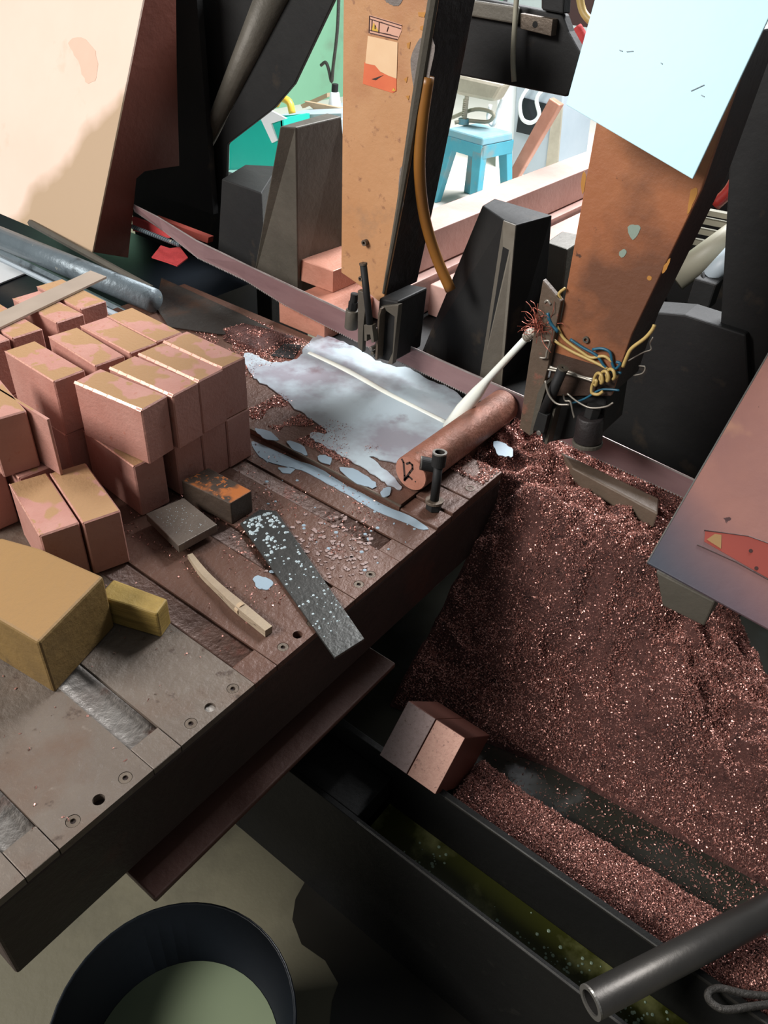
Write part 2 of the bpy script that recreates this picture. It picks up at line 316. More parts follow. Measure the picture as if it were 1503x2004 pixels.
# right end centre x,y ; z ; angle ; label
blocks = [
 (-.909, .644, .804, 6.5, 'copper block with wide oily tan top, foremost of the four on the near tall stack'),
 (-.907, .7055, .804, 4, 'copper block with grey smear on top, second of the four from the front'),
 (-.912, .765, .804, 2, 'copper block almost covered by tan oil film, third of the four from front'),
 (-.918, .8225, .804, .8, 'copper block with pale grey splash, farthest of the four beside the milky puddle'),
 (-.919, .6235, .700, -4.3, 'lower copper block sticking out skewed beneath the foremost stacked block'),
 (-.917, .706, .700, 0, 'lower copper block in the shaded gap, under the second block of the near stack'),
 (-.917, .7645, .700, 0, 'lower copper block right of the dark slit, bottom layer of the near stack'),
 (-.916, .8225, .700, .5, 'lower copper block at the far corner of the stack nearest the puddle'),
 (-1.076, .606, .804, -2, 'copper block with big oily patches standing left of the near stack, front of middle row'),
 (-1.072, .683, .804, -4, 'copper block with speckled top, second in the middle row behind the near stack'),
 (-1.070, .752, .804, -2, 'copper block half filmed with tan oil, third in the middle row'),
 (-1.071, .811, .804, -2, 'copper block with droplet-spotted top, farthest in the middle row'),
 (-1.078, .606, .700, -2, 'dark shaded copper block beneath the front block of the middle row'),
 (-1.074, .683, .700, -2, 'copper block in the bottom layer beneath the speckled one'),
 (-1.073, .752, .700, -2, 'copper block in the bottom layer of the middle row, third from front'),
 (-1.073, .811, .700, -2, 'copper block in the bottom layer of the middle row, farthest one'),
 (-1.262, .585, .804, -3, 'copper block at left photo edge, front of the back row'),
 (-1.258, .647, .804, -3, 'copper block with cut corner beside the left strip end, second of the back row'),
 (-1.259, .735, .804, -2, 'copper block lying under the flat grey strip, third of the back row'),
 (-1.279, .800, .804, -2, 'copper block shifted back under the flat grey strip, farthest of the back row'),
 (-1.262, .585, .700, -3, 'copper block at the very bottom of the back row, front'),
 (-1.260, .647, .700, -3, 'copper block at the very bottom of the back row, second'),
 (-1.262, .735, .700, -2, 'copper block at the very bottom of the back row, third'),
 (-1.275, .800, .700, -2, 'copper block at the very bottom of the back row, farthest'),
 (-1.036, .470, .804, -13, 'copper block on top of the left foreground stack at the photo edge'),
 (-1.022, .485, .700, -8, 'copper block in the bottom of the left foreground stack, behind the paired blocks'),
 (-1.063, .424, .700, -6, 'copper block in the bottom of the left foreground stack, nearest the yellow block'),
 (-.873, .425, .700, -16, 'left one of the two paired copper blocks in front of the stacks'),
 (-.852, .4825, .700, -16, 'right one of the two paired copper blocks in front of the stacks'),
]
for (x, y, z, a, lab) in blocks:
    src = proto if z > .8 and -.93 < x < -.9 else proto_thin
    o = copy_tree(src) if src.name in used else src; used.add(src.name)
    o.location = (x-BL/2*math.cos(R_(a)), y-BL/2*math.sin(R_(a)), z); o.rotation_euler = (0, 0, R_(a))
    tag(o, lab, 'block', 'cut copper blocks stacked on the saw table')
s = B().bx(-1.128, -.985, .5035, .5085, .8045, .908).build('copper_slab', cop, None, .001)
tag(s, 'thin copper slab standing upright behind the left foreground stack', 'slab')
p = [at(-40, 634, z=.9095), at(-40, 664, z=.9095), at(178, 533, z=.9095), at(209, 545, z=.9095)]
tag(B().prism([p[0], p[1], p[3], p[2]], (0, 0, .004)).build('flat_strip', strip_m), 'flat grey metal strip lying across the back row of copper blocks', 'strip')
# ------------------------------------------------------------------ small things on the table
def slab_px(name, top, z, m, lab, cat, bev=.002, z0=T+.0003, group=None):
    P = [at(*q, z=z) for q in top]
    o = B().prism([Vector((v.x, v.y, z0)) for v in P], (0, 0, z-z0)).build(name, m, None, bev); return tag(o, lab, cat, group)
slab_px('yellow_block', [(-123, 1142), (75, 1258), (203, 1128), (80, 1073), (0, 1051)], .80, brass, 'big yellow block with rough tan top in the left foreground', 'block', .004)
slab_px('yellow_offcut', [(190, 1167), (307, 1201), (328, 1172), (222, 1133)], .75, brass_side, 'small yellow striped block beside the big yellow one', 'block', .003)
slab_px('steel_block', [(285, 1005), (349, 1068), (425, 1026), (360, 974)], .728, steel, 'flat grey steel block with wet specks, on the end of the stick', 'block', .0015, .712)
sbk = bpy.data.objects['steel_block']; sd_ = B(); cs = [at(*q_, z=.7283) for q_ in ((300, 1005), (350, 1055), (410, 1026), (360, 985))]
for i in range(90):
    a, b_ = random.random(), random.random(); c = cs[0].lerp(cs[1], a).lerp(cs[3].lerp(cs[2], a), b_); rr = random.uniform(.0003, .0009); blob(sd_, (c.x, c.y, .7279), rr, rr*.5, 6)
SB_DROPS = (sd_, sbk)
B0 = slab_px('rusty_block', [(355, 940), (451, 985), (493, 960), (408, 915)], .746, rustb, 'dark steel block with bright orange rust on its top', 'block', .002)
st = B().tube([at(372, 1088, z=.706), at(400, 1125, z=.706), at(445, 1168, z=.707), at(470, 1190, z=.708), at(526, 1236, z=.707)], [.006, .0078, .008, .0098, .0102, .0095], 4, spl=4).build('wooden_stick', wood)
tag(st, 'dirty pale wooden stick poking out from under the grey steel block', 'stick')
B().ring(at(468, 1188, z=.708), at(474, 1193, z=.708), .0095, .006, 12).build('tape_wrap', ply, st)
rp = [at(470, 1025, z=.7035), at(655, 1288, z=.7035), at(713, 1251, z=.7035), at(540, 1000, z=.7035), at(508, 998, z=.7035)]
ru = B().prism([v+Vector((0, 0, -.003)) for v in rp], (0, 0, .0042)).build('flat_steel_bar', ruler, None, .0006)
tag(ru, 'dark flat steel bar beaded with coolant drops, overhanging the table edge', 'bar')
dr = B()
ax0 = (rp[0]+rp[3])/2; ax1 = (rp[1]+rp[2])/2; acr = (rp[3]-rp[0])*.42
for i in range(190):
    t = random.random()**1.7*.9; w = random.uniform(-1, 1); c = ax0.lerp(ax1, t)+acr*w
    rr = random.uniform(.0010, .0040)*(1-.6*t); blob(dr, (c.x, c.y, rp[0].z+.0013), rr, rr*.5)
tag(dr.build('coolant_drops', drop, ru, 0, True), kind='stuff')
tag(SB_DROPS[0].build('coolant_drops', drop, SB_DROPS[1], 0, True), kind='stuff')
# round copper bar with written number
rc = thing('round_copper_bar', (-.617, 1.1, .70), 'round weathered copper bar end-marked 12 lying on the table in the coolant', 'bar')
Zb = T+.0445; xr = -.6195; rr = .0345; yb0 = .957
B().cyl((xr, yb0, Zb), (xr, 1.283, Zb), rr, 40).build('bar_body', cop_dull, rc, .0012, True)
B().cyl((xr, yb0-.0008, Zb), (xr, yb0+.001, Zb), rr-.0015, 40).build('sawn_end', cop_plain, rc)
def stroke(b_, pts, w=.0042):
    for i in range(len(pts)-1):
        a = Vector((xr+pts[i][0]*rr, yb0-.0011, Zb+pts[i][1]*rr)); c = Vector((xr+pts[i+1][0]*rr, yb0-.0011, Zb+pts[i+1][1]*rr)); d = (c-a).normalized()
        n = Vector((d.z, 0, -d.x))*w/2; b_.prism([a+n-d*w*.3, c+n+d*w*.3, c-n+d*w*.3, a-n-d*w*.3], (0, .0012, 0))
k = B(); stroke(k, [(-.62, .62), (-.5, .48), (-.36, -.30), (-.34, -.62)]); stroke(k, [(-.30, .48), (-.12, .64), (.06, .58), (.10, .36), (-.05, .06), (-.34, -.58), (-.10, -.22), (.12, -.30)])
k.build('number_mark', ink, rc)
B().cyl((xr+.012, yb0-.001, Zb-.012), (xr+.012, yb0+.001, Zb-.012), .0016, 8).build('dent_mark', ink, rc)
# bolts
bo = thing('clamp_bolt', (-.556, .944, T), 'upright dark hollow-headed bolt in front of the round copper bar', 'bolt')
pb = Vector((-.556, .944, T+.004)); pt = Vector((-.563, .954, T+.117)); d = (pt-pb)
B().cyl(pb, pb+d*.12, .0145, 6).build('hex_nut', black, bo, .001)
B().cyl(pb+d*.12, pb+d*.17, .0165, 24).build('washer', screw, bo, .001)
B().cyl(pb+d*.12, pb+d*.80, .0080, 24).build('shank', black, bo, 0, True)
B().ring(pb+d*.78, pb+d, .0125, .0082, 24).build('hollow_head', black, bo)
B().ring(pb+d*.985, pb+d*1.01, .0126, .0088, 24).build('bright_rim', pipeend, bo)
B().cyl(pb+d*.80, pb+d*.84, .0081, 16).build('head_floor', dark, bo)
so = thing('short_socket', (-.59, .96, .765), 'short hollow steel socket resting on the round copper bar beside the bolt', 'socket')
q0 = at(824, 906, y=.952); q1 = q0+Vector((.030, .022, -.006))
B().ring(q0, q1, .0125, .0080, 24).build('socket_wall', black, so); B().ring(q0-Vector((.0008, .0006, 0)), q0+Vector((.001, .0007, 0)), .0127, .0086, 24).build('bright_rim', pipeend, so)
B().cyl(q0+(q1-q0)*.7, q0+(q1-q0)*.75, .0079, 16).build('socket_floor', dark, so)
# coolant
def flat_px(b_, pts, z, th=.0012):
    P = [at(*q, z=z) for q in pts]; b_.prism([v-Vector((0, 0, th)) for v in P], (0, 0, th)); return b_
def smoothpoly(pts, k=4, jit=2.0):
    P = [Vector((x, y, 0)) for x, y in pts]; n = len(P); out = []
    for i in range(n):
        a, b_, c, d = P[i-1], P[i], P[(i+1) % n], P[(i+2) % n]
        for j in range(k):
            t = j/k; v = .5*((2*b_)+(c-a)*t+(2*a-5*b_+4*c-d)*t*t+(-a+3*b_-3*c+d)*t**3); out.append((v.x+random.uniform(-jit, jit), v.y+random.uniform(-jit, jit)))
    return out
pud = [(477, 692), (500, 694), (524, 708), (559, 708), (586, 698), (594, 681), (610, 665), (629, 653), (664, 665), (700, 683), (735, 704), (766, 715), (801, 722), (840, 743), (879, 759), (910, 782), (934, 800), (899, 825), (852, 860), (821, 880), (800, 898), (775, 905), (745, 897), (722, 893), (745, 912), (772, 935), (787, 958), (765, 950), (742, 935), (710, 914), (680, 896), (645, 878), (618, 862), (606, 848), (640, 846), (602, 815), (575, 798), (551, 774), (528, 757), (504, 743), (485, 722)]
ZP = T+.0125
cp = flat_px(B(), smoothpoly(pud), ZP, .002).build('coolant_puddle', milk); tag(cp, 'milky pale blue coolant puddle spreading over the table under the saw blade', 'coolant', kind='stuff')
ln = B().tube([at(605, 690, z=ZP), at(680, 725, z=ZP), at(760, 770, z=ZP), at(820, 800, z=ZP), at(872, 826, z=ZP)], [.006, .009, .0075, .006, .007], 8, spl=5); 
for v in ln.v: v.z = ZP+(v.z-ZP)*.35
ln.build('flow_ridge', jetm, cp, 0, True)
film = B(); 
for poly, z in (([(495, 862), (560, 892), (620, 915), (680, 950), (740, 982), (800, 1010), (838, 1032), (820, 1033), (740, 1000), (690, 975), (640, 945), (590, 920), (530, 905), (505, 890)], T+.0012),
             ([(545, 915), (575, 915), (572, 925), (555, 925)], T+.0012), ([(500, 838), (530, 845), (545, 862), (515, 856)], ZP), ([(562, 862), (590, 870), (602, 890), (575, 880)], ZP), ([(625, 890), (648, 895), (645, 908), (625, 903)], ZP),
             ([(665, 915), (700, 920), (735, 945), (730, 955), (690, 940)], ZP), ([(750, 955), (765, 955), (760, 970), (745, 970)], ZP),
             ([(496, 1130), (515, 1128), (534, 1138), (525, 1152), (505, 1150)], T+.0012)):
    flat_px(film, smoothpoly(poly, 4, 1.5), z, .0012)
for i in range(70):
    q = at(random.uniform(520, 840), random.uniform(900, 1120), z=T+.0006)
    if q.x < -.53 and q.x > -.95 and q.y < .9 and q.y > .53: blob(film, (q.x, q.y, T), random.uniform(.001, .004), .001)
tag(film.build('coolant_splashes', milkthin), 'milky coolant film and splashes on the table beyond the steel bar', 'coolant', kind='stuff')
j0 = at(1036, 655, y=1.19); j1 = at(955, 742, y=1.20); j2 = at(878, 838, z=ZP+.001)
jt = B().tube([j0, j0.lerp(j1, .5), j1, j1.lerp(j2, .25), j1.lerp(j2, .6), j2], [.0062, .0066, .0075, .0125, .0165, .014], 14).build('coolant_jet', jetm, None, 0, True)
tag(jt, 'white coolant jet shooting down across the blade into the puddle', 'coolant')
dq = B()
for i in range(150):
    qx, qy = random.gauss(655, 52), random.gauss(1075, 34)
    if i < 12: qx, qy = random.gauss(590, 22), random.gauss(1040, 14)
    q = at(qx, qy, z=T); rr_ = random.uniform(1.2, 5)
    if q.x < -.55 and not (q.y < .68 and q.x > -.60):
        a0 = random.random()*6; flat_px(dq, smoothpoly([(qx+rr_*random.uniform(.5, 1.5)*math.cos(a), qy+.6*rr_*random.uniform(.5, 1.4)*math.sin(a)) for a in np.linspace(0, 5.4, 7)], 3, .6), T+.0014, .0012)
tag(dq.build('dried_splashes', dried), 'pinkish dried coolant splashes on the rusty table right of the dark steel bar', 'splashes', kind='stuff')
sb = flat_px(B(), smoothpoly([(965, 868), (985, 865), (1003, 880), (1000, 893), (978, 890)]), T+.016).build('coolant_spot', milkthin); tag(sb, 'small bluish coolant spot on the swarf beside the round bar', 'coolant')
# ------------------------------------------------------------------ blade
YB = 1.29
bl = thing('saw_blade', (-.9, YB, .75), 'long toothed band saw blade running diagonally past both guides', 'blade')
tops = [at(258, 398, y=1.36), at(310, 424, y=1.345), at(385, 470, y=1.325), at(480, 516, y=1.30), at(590, 568, y=YB), at(672, 606, y=YB), at(800, 676, y=YB), at(1027, 776, y=YB), at(1184, 856, y=YB), at(1353, 935, y=YB), at(1500, 1008, y=YB)]
bots = [at(262, 412, y=1.36), at(318, 450, y=1.33), at(385, 503, y=1.31), at(480, 548, y=1.295), at(560, 598, y=YB-.002), at(690, 664, y=YB-.003), at(800, 716, y=YB-.003), at(1018, 820, y=YB-.003), at(1160, 893, y=YB-.003), at(1335, 972, y=YB-.003), at(1490, 1050, y=YB-.003)]
def strip(a, c, th):
    b_ = B(); n = len(a); t = Vector((0, th, 0)); b_.loft([[a[i], c[i], c[i]+t, a[i]+t] for i in range(n)]); return b_
strip(tops, bots, .0014).build('blade_band', bladem, bl)
ed = B()
for i in range(len(bots)-1):
    n = max(2, int((bots[i+1]-bots[i]).length/.006)); dn = (bots[i]-tops[i]).normalized()
    for k in range(n):
        a = bots[i].lerp(bots[i+1], k/n); c = bots[i].lerp(bots[i+1], (k+1)/n); m_ = a.lerp(c, .75)+dn*.004
        ed.add([a, c, m_, a+Vector((0, .0014, 0)), c+Vector((0, .0014, 0)), m_+Vector((0, .0014, 0))], [(0, 1, 2), (5, 4, 3), (0, 2, 5, 3), (2, 1, 4, 5)])
tag(ed.build('blade_teeth', bladeedge, bl), kind='stuff')
strip([v-(v-c)*.0+Vector((0, -.0008, .0002)) for v, c in zip(tops, bots)], [v.lerp(c, .07)+Vector((0, -.0008, 0)) for v, c in zip(tops, bots)], .001).build('back_edge', bladeedge, bl)
# ------------------------------------------------------------------ left guide arm
ga = thing('guide_arm', (-1.0, 1.3, .75), 'left orange blade guide arm with a torn warning sticker', 'guide arm')
YA = 1.25
fr = [at(664, 535, y=YA), at(668, -30, y=YA), at(856, -30, y=YA), at(820, 190, y=YA), at(783, 400, y=YA), at(748, 585, y=YA), at(738, 592, y=YA), at(700, 560, y=YA)]
B().prism([v+Vector((0, .006, 0)) for v in fr], (0, .007, 0)).build('arm_plate', orange, ga, .0015)
sd = [at(748, 585, y=YA), at(783, 400, y=YA), at(820, 190, y=YA), at(856, -30, y=YA)]
B().prism([v+Vector((-.001, .0131, 0)) for v in [fr[1]+Vector((.06, 0, 0))]+[fr[2], fr[3], fr[4], fr[5], fr[5]+Vector((-.07, 0, .01))]], (0, .115, 0)).build('arm_body', armside, ga, .003)
w = [fr[i]+Vector((.0008, .006, 0)) for i in (2, 3, 4, 5)]
wl_ = [w[0].lerp(w[-1], t) for t in np.linspace(0, 1, 4)]
B().tube([fr[2]+Vector((-.006, .004, 0)), fr[3]+Vector((-.006, .004, 0)), fr[4]+Vector((-.004, .004, 0)), fr[5]+Vector((-.002, .006, 0.01))], [.009, .010, .006, .003], 7, spl=6).build('weld_bead', jawgrey, ga)
def patch(b_, pts, y, th=.0006): b_.prism([at(*q, y=y) for q in pts], (0, th, 0)); return b_
YS = YA+.0052
patch(B(), [(723, 29), (786, 48), (786, 60), (778, 78), (722, 66)], YS).build('warning_label', stickerpink, ga)
patch(B(), [(731, 44), (741, 62), (727, 60)], YS-.0006).build('warning_triangle', stickery, ga)
patch(B(), [(733, 49), (735, 50), (735, 57), (733, 57)], YS-.0010).build('exclamation_mark', ink, ga)
fm = B()
for a_, c_ in (((723, 31), (786, 50)), ((724, 37), (784, 56)), ((722, 64), (777, 77)), ((724, 59), (778, 72)), ((723, 31), (722, 64)), ((728, 38), (727, 61)), ((742, 42), (741, 65)), ((745, 43), (761, 49)), ((745, 64), (765, 68)), ((760, 52), (757, 62))):
    A = at(*a_, y=YS-.0008); C = at(*c_, y=YS-.0008); fm.tube([A, C], .0007, 4)
fm.build('label_border', ink if False else coral_dk, ga)
patch(B(), [(720, 70), (778, 83), (776, 154), (760, 148), (744, 140), (734, 128), (715, 124)], YS-.0004).build('torn_sheet', stickerp, ga)
patch(B(), [(713, 122), (735, 126), (746, 142), (776, 152), (776, 178), (768, 182), (710, 164)], YS).build('orange_sheet', stickero, ga)
patch(B(), [(727, 155), (750, 147), (735, 157)], YS-.0005).build('scuff', ink, ga)
patch(B(), [(770, 172), (774, 178), (767, 178)], YS-.0008).build('small_triangle', stickery, ga)
h = at(714, 475, y=YA); B().ring(h+Vector((0, -.004, 0)), h+Vector((0, .008, 0)), .0062, .0032, 16).build('grease_nipple', screw, ga)
for poly in ([(817, 82), (842, 72), (850, 100), (838, 160), (822, 215), (806, 290), (797, 335), (790, 320), (800, 250), (812, 190), (803, 130)], [(745, -10), (790, -10), (778, 10), (762, 8), (752, 0)], [(783, 330), (796, 330), (788, 400), (776, 440), (779, 390)]):
    B().prism([at(q[0], q[1], y=YA+.0053) for q in smoothpoly(poly, 4, 1.5)], (0, .0006, 0)).build('peeled_paint', peel, ga)
for poly in ([(818, 24), (833, 24), (830, 34), (819, 32)], [(822, 52), (833, 48), (830, 60), (822, 58)], [(796, 85), (803, 82), (801, 96), (797, 94)], [(790, 155), (798, 150), (795, 162)], [(794, 188), (801, 187), (799, 196)]):
    B().prism([at(q[0], q[1], y=YA+.0050) for q in poly], (0, .0006, 0)).build('paint_chip', chipy, ga)
# guide head below arm
YG = 1.215
bk = [at(740, 590, y=YG), at(778, 598, y=YG), at(766, 712, y=YG), at(735, 703, y=YG)]
B().prism([at(742, 583, y=YG+.01), at(779, 590, y=YG+.01), at(768, 710, y=YG+.01), at(730, 700, y=YG+.01)], (0, .105, 0)).build('guide_block', black, ga, .004)
B().prism([at(776, 597, y=YG-.001), at(780, 597, y=YG-.001), at(768, 713, y=YG-.001), at(758, 712, y=YG-.001), at(768, 690, y=YG-.001), at(772, 620, y=YG-.001), at(752, 606, y=YG-.001), at(745, 600, y=YG-.001)], (0, .014, 0)).build('block_rim', jawgrey, ga, .001)
B().prism([at(740, 612, y=YG-.012), at(744, 603, y=YG-.012), at(747, 605, y=YG-.012), at(743, 618, y=YG-.012), at(738, 704, y=YG-.012), at(734, 702, y=YG-.012)], (0, .02, 0)).build('fork_cheek', screw, ga)
B().prism([at(700, 568, y=YG-.006), at(718, 575, y=YG-.006), at(711, 640, y=YG-.006), at(709, 690, y=YG-.006), at(700, 676, y=YG-.006)], (0, .012, 0)).build('clamp_bar', jawgrey, ga, .001)
B().cyl(at(690, 606, y=1.245), at(687, 642, y=1.245), .0150, 20).build('guide_roller', jawgrey, ga, .002, True)
B().cyl(at(692, 590, y=1.245), at(690, 606, y=1.245), .0110, 6).build('roller_nut', black, ga, .001)
B().cyl(at(694, 575, y=1.245), at(692, 592, y=1.245), .0085, 12).build('roller_stud', black, ga)
l0, l1 = at(711, 517, y=YG-.02), at(724, 634, y=YG-.02)
B().cyl(l0, l1, .0072, 20).build('clamp_lever', black, ga, 0, True)
B().ring(l0-(l1-l0)*.02, l0+(l1-l0)*.01, .0082, .0028, 18).build('lever_cap', screw, ga)
hh = at(707, 545, y=YG-.024); B().ring(hh-Vector((0, .004, 0)), hh+Vector((0, .008, 0)), .0050, .0026, 14).build('lever_eye', screw, ga)
B().prism([at(712, 636, y=YG-.026), at(728, 637, y=YG-.026), at(732, 670, y=YG-.026), at(727, 671, y=YG-.026), at(724, 655, y=YG-.026), at(718, 655, y=YG-.026), at(718, 668, y=YG-.026), at(713, 667, y=YG-.026)], (0, .014, 0)).build('clevis', jawgrey, ga, .0008)
c = at(725, 683, y=YG-.02); B().cyl(c, c+Vector((0, .03, 0)), .0046, 12).build('adjusting_screw', pipeend, ga, .001)
c = at(728, 692, y=YG-.016); B().cyl(c, c+Vector((0, .03, 0)), .0044, 12).build('adjusting_screw', jawgrey, ga, .001)
# brown hose behind arm
hs = B().tube([at(838, 150, y=1.262), at(826, 240, y=1.262), at(821, 330, y=1.270), at(830, 420, y=1.300), at(853, 500, y=1.32), at(882, 568, y=1.33)], .0112, 14, spl=6).build('brown_hose', hose, None, 0, True)
tag(hs, 'brown rubber hose hanging behind the left guide arm', 'hose')
# ------------------------------------------------------------------ cross beam
bm_ = thing('cross_beam', (-.9, 1.6, 1.25), 'dark steel cross beam joining the two guide arms', 'beam')
YC = 1.55
B().prism([at(800, 128, y=YC), at(1108, 190, y=YC), at(1150, 130, y=YC), at(1112, 62, y=YC), at(1100, 28, y=YC), at(800, -30, y=YC)], (0, .03, 0)).build('beam_web', black, bm_, .004)
B().prism([at(840, -12, y=YC-.015), at(1012, 14, y=YC-.015), at(1012, 48, y=YC-.015), at(840, 18, y=YC-.015)], (0, .014, 0)).build('beam_flange', jawgrey, bm_, .003)
cl = [at(1018, 26, y=YC-.022), at(1082, 38, y=YC-.022), at(1078, 71, y=YC-.022), at(1018, 56, y=YC-.022)]
cb = B().prism(cl, (0, .021, 0)).build('clamp_block', screw, bm_, .001)
c = at(1047, 48, y=YC-.0225); B().cyl(c, c+Vector((0, .004, 0)), .0055, 14).build('tapped_hole', dark, cb)
B().prism([at(1060, -30, y=YC-.01), at(1105, -30, y=YC-.01), at(1102, 28, y=YC-.01), at(1060, 20, y=YC-.01)], (0, .03, 0)).build('upper_bracket', black, bm_, .003)
cbm = B().tube([at(1013, -30, y=YC-.03), at(1008, 40, y=YC-.03), at(1004, 110, y=YC-.03), at(1006, 160, y=YC-.03)], .0052, 8, spl=4).build('hanging_cable', greyhose, None, 0, True)
tag(cbm, 'thin grey cable hanging in front of the cross beam', 'cable')
# ------------------------------------------------------------------ right guide arm
gb = thing('guide_arm', (-.42, 1.2, .75), 'right rust-orange blade guide arm wrapped in coloured wires', 'guide arm')
YR = 1.17
rf = [at(1083, 705, y=YR), at(1165, 250, y=YR), at(1200, 60, y=YR), at(1480, 60, y=YR), at(1372, 372, y=YR), at(1236, 655, y=YR), at(1215, 715, y=YR), at(1196, 775, y=YR), at(1066, 775, y=YR)]
B().prism(rf, (0, .008, 0)).build('arm_plate', rustor, gb, .0015)
B().prism([at(1086, 690, y=YR-.0007), at(1118, 700, y=YR-.0007), at(1212, 728, y=YR-.0007), at(1196, 774, y=YR-.0007), at(1068, 774, y=YR-.0007)], (0, .0012, 0)).build('oily_stain', oilst, gb)
B().prism([v+Vector((-.001, .0081, 0)) for v in (rf[0]+Vector((.01, 0, 0)), rf[1]+Vector((.01, 0, 0)), rf[2]+Vector((.01, 0, 0)), rf[3], rf[4], rf[5], rf[6], rf[7], rf[8])], (0, .11, 0)).build('arm_body', armside, gb, .003)
B().prism([at(1062, 548, y=YR-.012), at(1098, 590, y=YR-.012), at(1072, 720, y=YR-.012), at(1038, 854, y=YR-.012), at(1016, 838, y=YR-.012), at(1036, 700, y=YR-.012)], (0, .012, 0)).build('clamp_bar', grime, gb, .0015)
B().prism([at(1055, 735, y=YR+.009), at(1190, 762, y=YR+.009), at(1178, 850, y=YR+.009), at(1060, 868, y=YR+.009)], (0, .09, 0)).build('guide_block', black, gb, .004)
B().prism([at(1062, 752, y=YR-.03), at(1066, 748, y=YR-.03), at(1070, 752, y=YR-.03), at(1042, 850, y=YR-.03), at(1036, 850, y=YR-.03), at(1052, 770, y=YR-.03)], (0, .025, 0)).build('fork_cheek', jawgrey, gb)
B().prism([at(1083, 800, y=YR-.03), at(1087, 800, y=YR-.03), at(1070, 870, y=YR-.03), at(1065, 868, y=YR-.03)], (0, .025, 0)).build('fork_cheek', jawgrey, gb)
l0, l1 = at(1101, 722, y=YR-.035), at(1064, 808, y=YR-.035)
B().cyl(l0, l1, .0092, 20).build('clamp_lever', black, gb, 0, True); B().ring(l0-(l1-l0)*.03, l0, .0098, .003, 18).build('lever_cap', jawgrey, gb)
B().prism([at(1053, 806, y=YR-.045), at(1072, 814, y=YR-.045), at(1064, 848, y=YR-.045), at(1042, 842, y=YR-.045)], (0, .014, 0)).build('clevis', black, gb, .001)
c = at(1054, 848, y=YR-.047); B().cyl(c, c+Vector((0, .02, 0)), .005, 12).build('adjusting_screw', pipeend, gb, .001)
B().cyl(at(1156, 815, y=YR-.015), at(1150, 862, y=YR-.015), [.023, .025], 24).build('guide_roller', armside, gb, .003, True)
B().cyl(at(1150, 862, y=YR-.015), at(1149, 869, y=YR-.015), .0265, 24).build('roller_flange', jawgrey, gb, .001)
B().cyl(at(1163, 795, y=YR-.015), at(1157, 815, y=YR-.015), .014, 6).build('roller_nut', black, gb, .001)
for poly in ([(1228, 445), (1238, 440), (1252, 442), (1251, 455), (1239, 469), (1232, 460)], [(1213, 492), (1222, 487), (1226, 494), (1218, 504), (1212, 500)]):
    B().prism([at(q[0], q[1], y=YR-.0006) for q in smoothpoly(poly, 3, .8)], (0, .001, 0)).build('paint_chip', chipg, gb)
for poly in ([(1352, 372), (1366, 370), (1356, 400), (1345, 420), (1348, 395)], [(1300, 520), (1312, 505), (1308, 520), (1296, 536)], [(1268, 540), (1276, 542), (1272, 549), (1266, 546)], [(1142, 335), (1147, 350), (1140, 380), (1137, 360)]):
    B().prism([at(q[0], q[1], y=YR-.0005) for q in smoothpoly(poly, 3, .8)], (0, .001, 0)).build('paint_chip', chipy, gb)
h = at(1148, 664, y=YR); B().ring(h-Vector((0, .004, 0)), h+Vector((0, .004, 0)), .0055, .003, 14).build('grease_nipple', jawgrey, gb)
# wires (measured on the arm's front face)
def wire(name, pts, rad, m, lab, y=YR-.006, parent=None):
    P = [at(q[0], q[1], y=y-(q[2] if len(q) > 2 else 0)) for q in pts]; o = B().tube(P, rad, 8, spl=5).build(name, m, parent, 0, True)
    if parent is None: tag(o, lab, 'wire')
    return o
wire('yellow_wire', [(1106, 564), (1094, 575), (1096, 592), (1070, 606), (1062, 618), (1072, 628), (1090, 640), (1105, 664), (1140, 690), (1158, 700), (1182, 697), (1198, 708)], .0026, wy, 'upper yellow wire looping round the left edge of the right guide arm')
wire('yellow_wire', [(1080, 640), (1074, 655), (1090, 670), (1120, 688), (1160, 707), (1190, 722)], .0026, wy, 'lower yellow wire slanting across the right guide arm')
wire('blue_wire', [(1072, 612), (1078, 632), (1092, 650)], .003, wb, 'short thick blue wire at the left edge of the right guide arm', YR-.012)
wire('blue_wire', [(1116, 664), (1140, 680), (1168, 696), (1184, 718), (1200, 728), (1216, 730)], .0025, wb, 'blue wire running between the two yellow wires')
wire('blue_wire', [(1160, 684), (1178, 682), (1194, 690), (1198, 710), (1204, 722), (1214, 712), (1206, 708)], .0025, wb, 'blue wire arching up to the knot on the right guide arm')
wire('blue_wire', [(1118, 790), (1145, 780), (1172, 764), (1190, 762), (1212, 764)], .002, wb, 'lowest blue wire slanting below the yellow coil')
wire('yellow_wire', [(1219, 718), (1226, 700), (1236, 682), (1262, 662), (1276, 646), (1281, 636)], .003, wy, 'dirty yellow wire end sticking up on the right side of the arm')
coil = [(1160 + 5*k+7*math.sin(k*2.1), 748-k*1.1+11*math.cos(k*2.1), .004*math.sin(k*2.1)) for k in np.arange(0, 10, .5)]
wire('yellow_wire', [(1180, 766), (1170, 772), (1158, 768), (1160, 752)]+[(1162+3.6*k+5*math.cos(k*1.9), 744-1.2*k+11*math.sin(k*1.9), .004+.004*math.cos(k*1.9)) for k in np.arange(0, 11, .6)]+[(1208, 735)], .0028, wy, 'yellow wire wound in a tight coil on the right guide arm', YR-.01)
wire('bare_wire', [(1066, 716), (1090, 722), (1115, 728), (1140, 738), (1162, 742)], .0024, ws, 'twisted pale wire strand leading to the yellow coil')
wire('bare_wire', [(1068, 722), (1092, 727), (1120, 734), (1145, 741), (1160, 746)], .0020, ws, 'second pale wire strand twisted under the first', YR-.009)
wire('bare_wire', [(1067, 745), (1074, 772), (1090, 790), (1114, 792)], .0018, ws, 'thin bare wire bowed beside the clamp lever of the right arm', YR-.05)
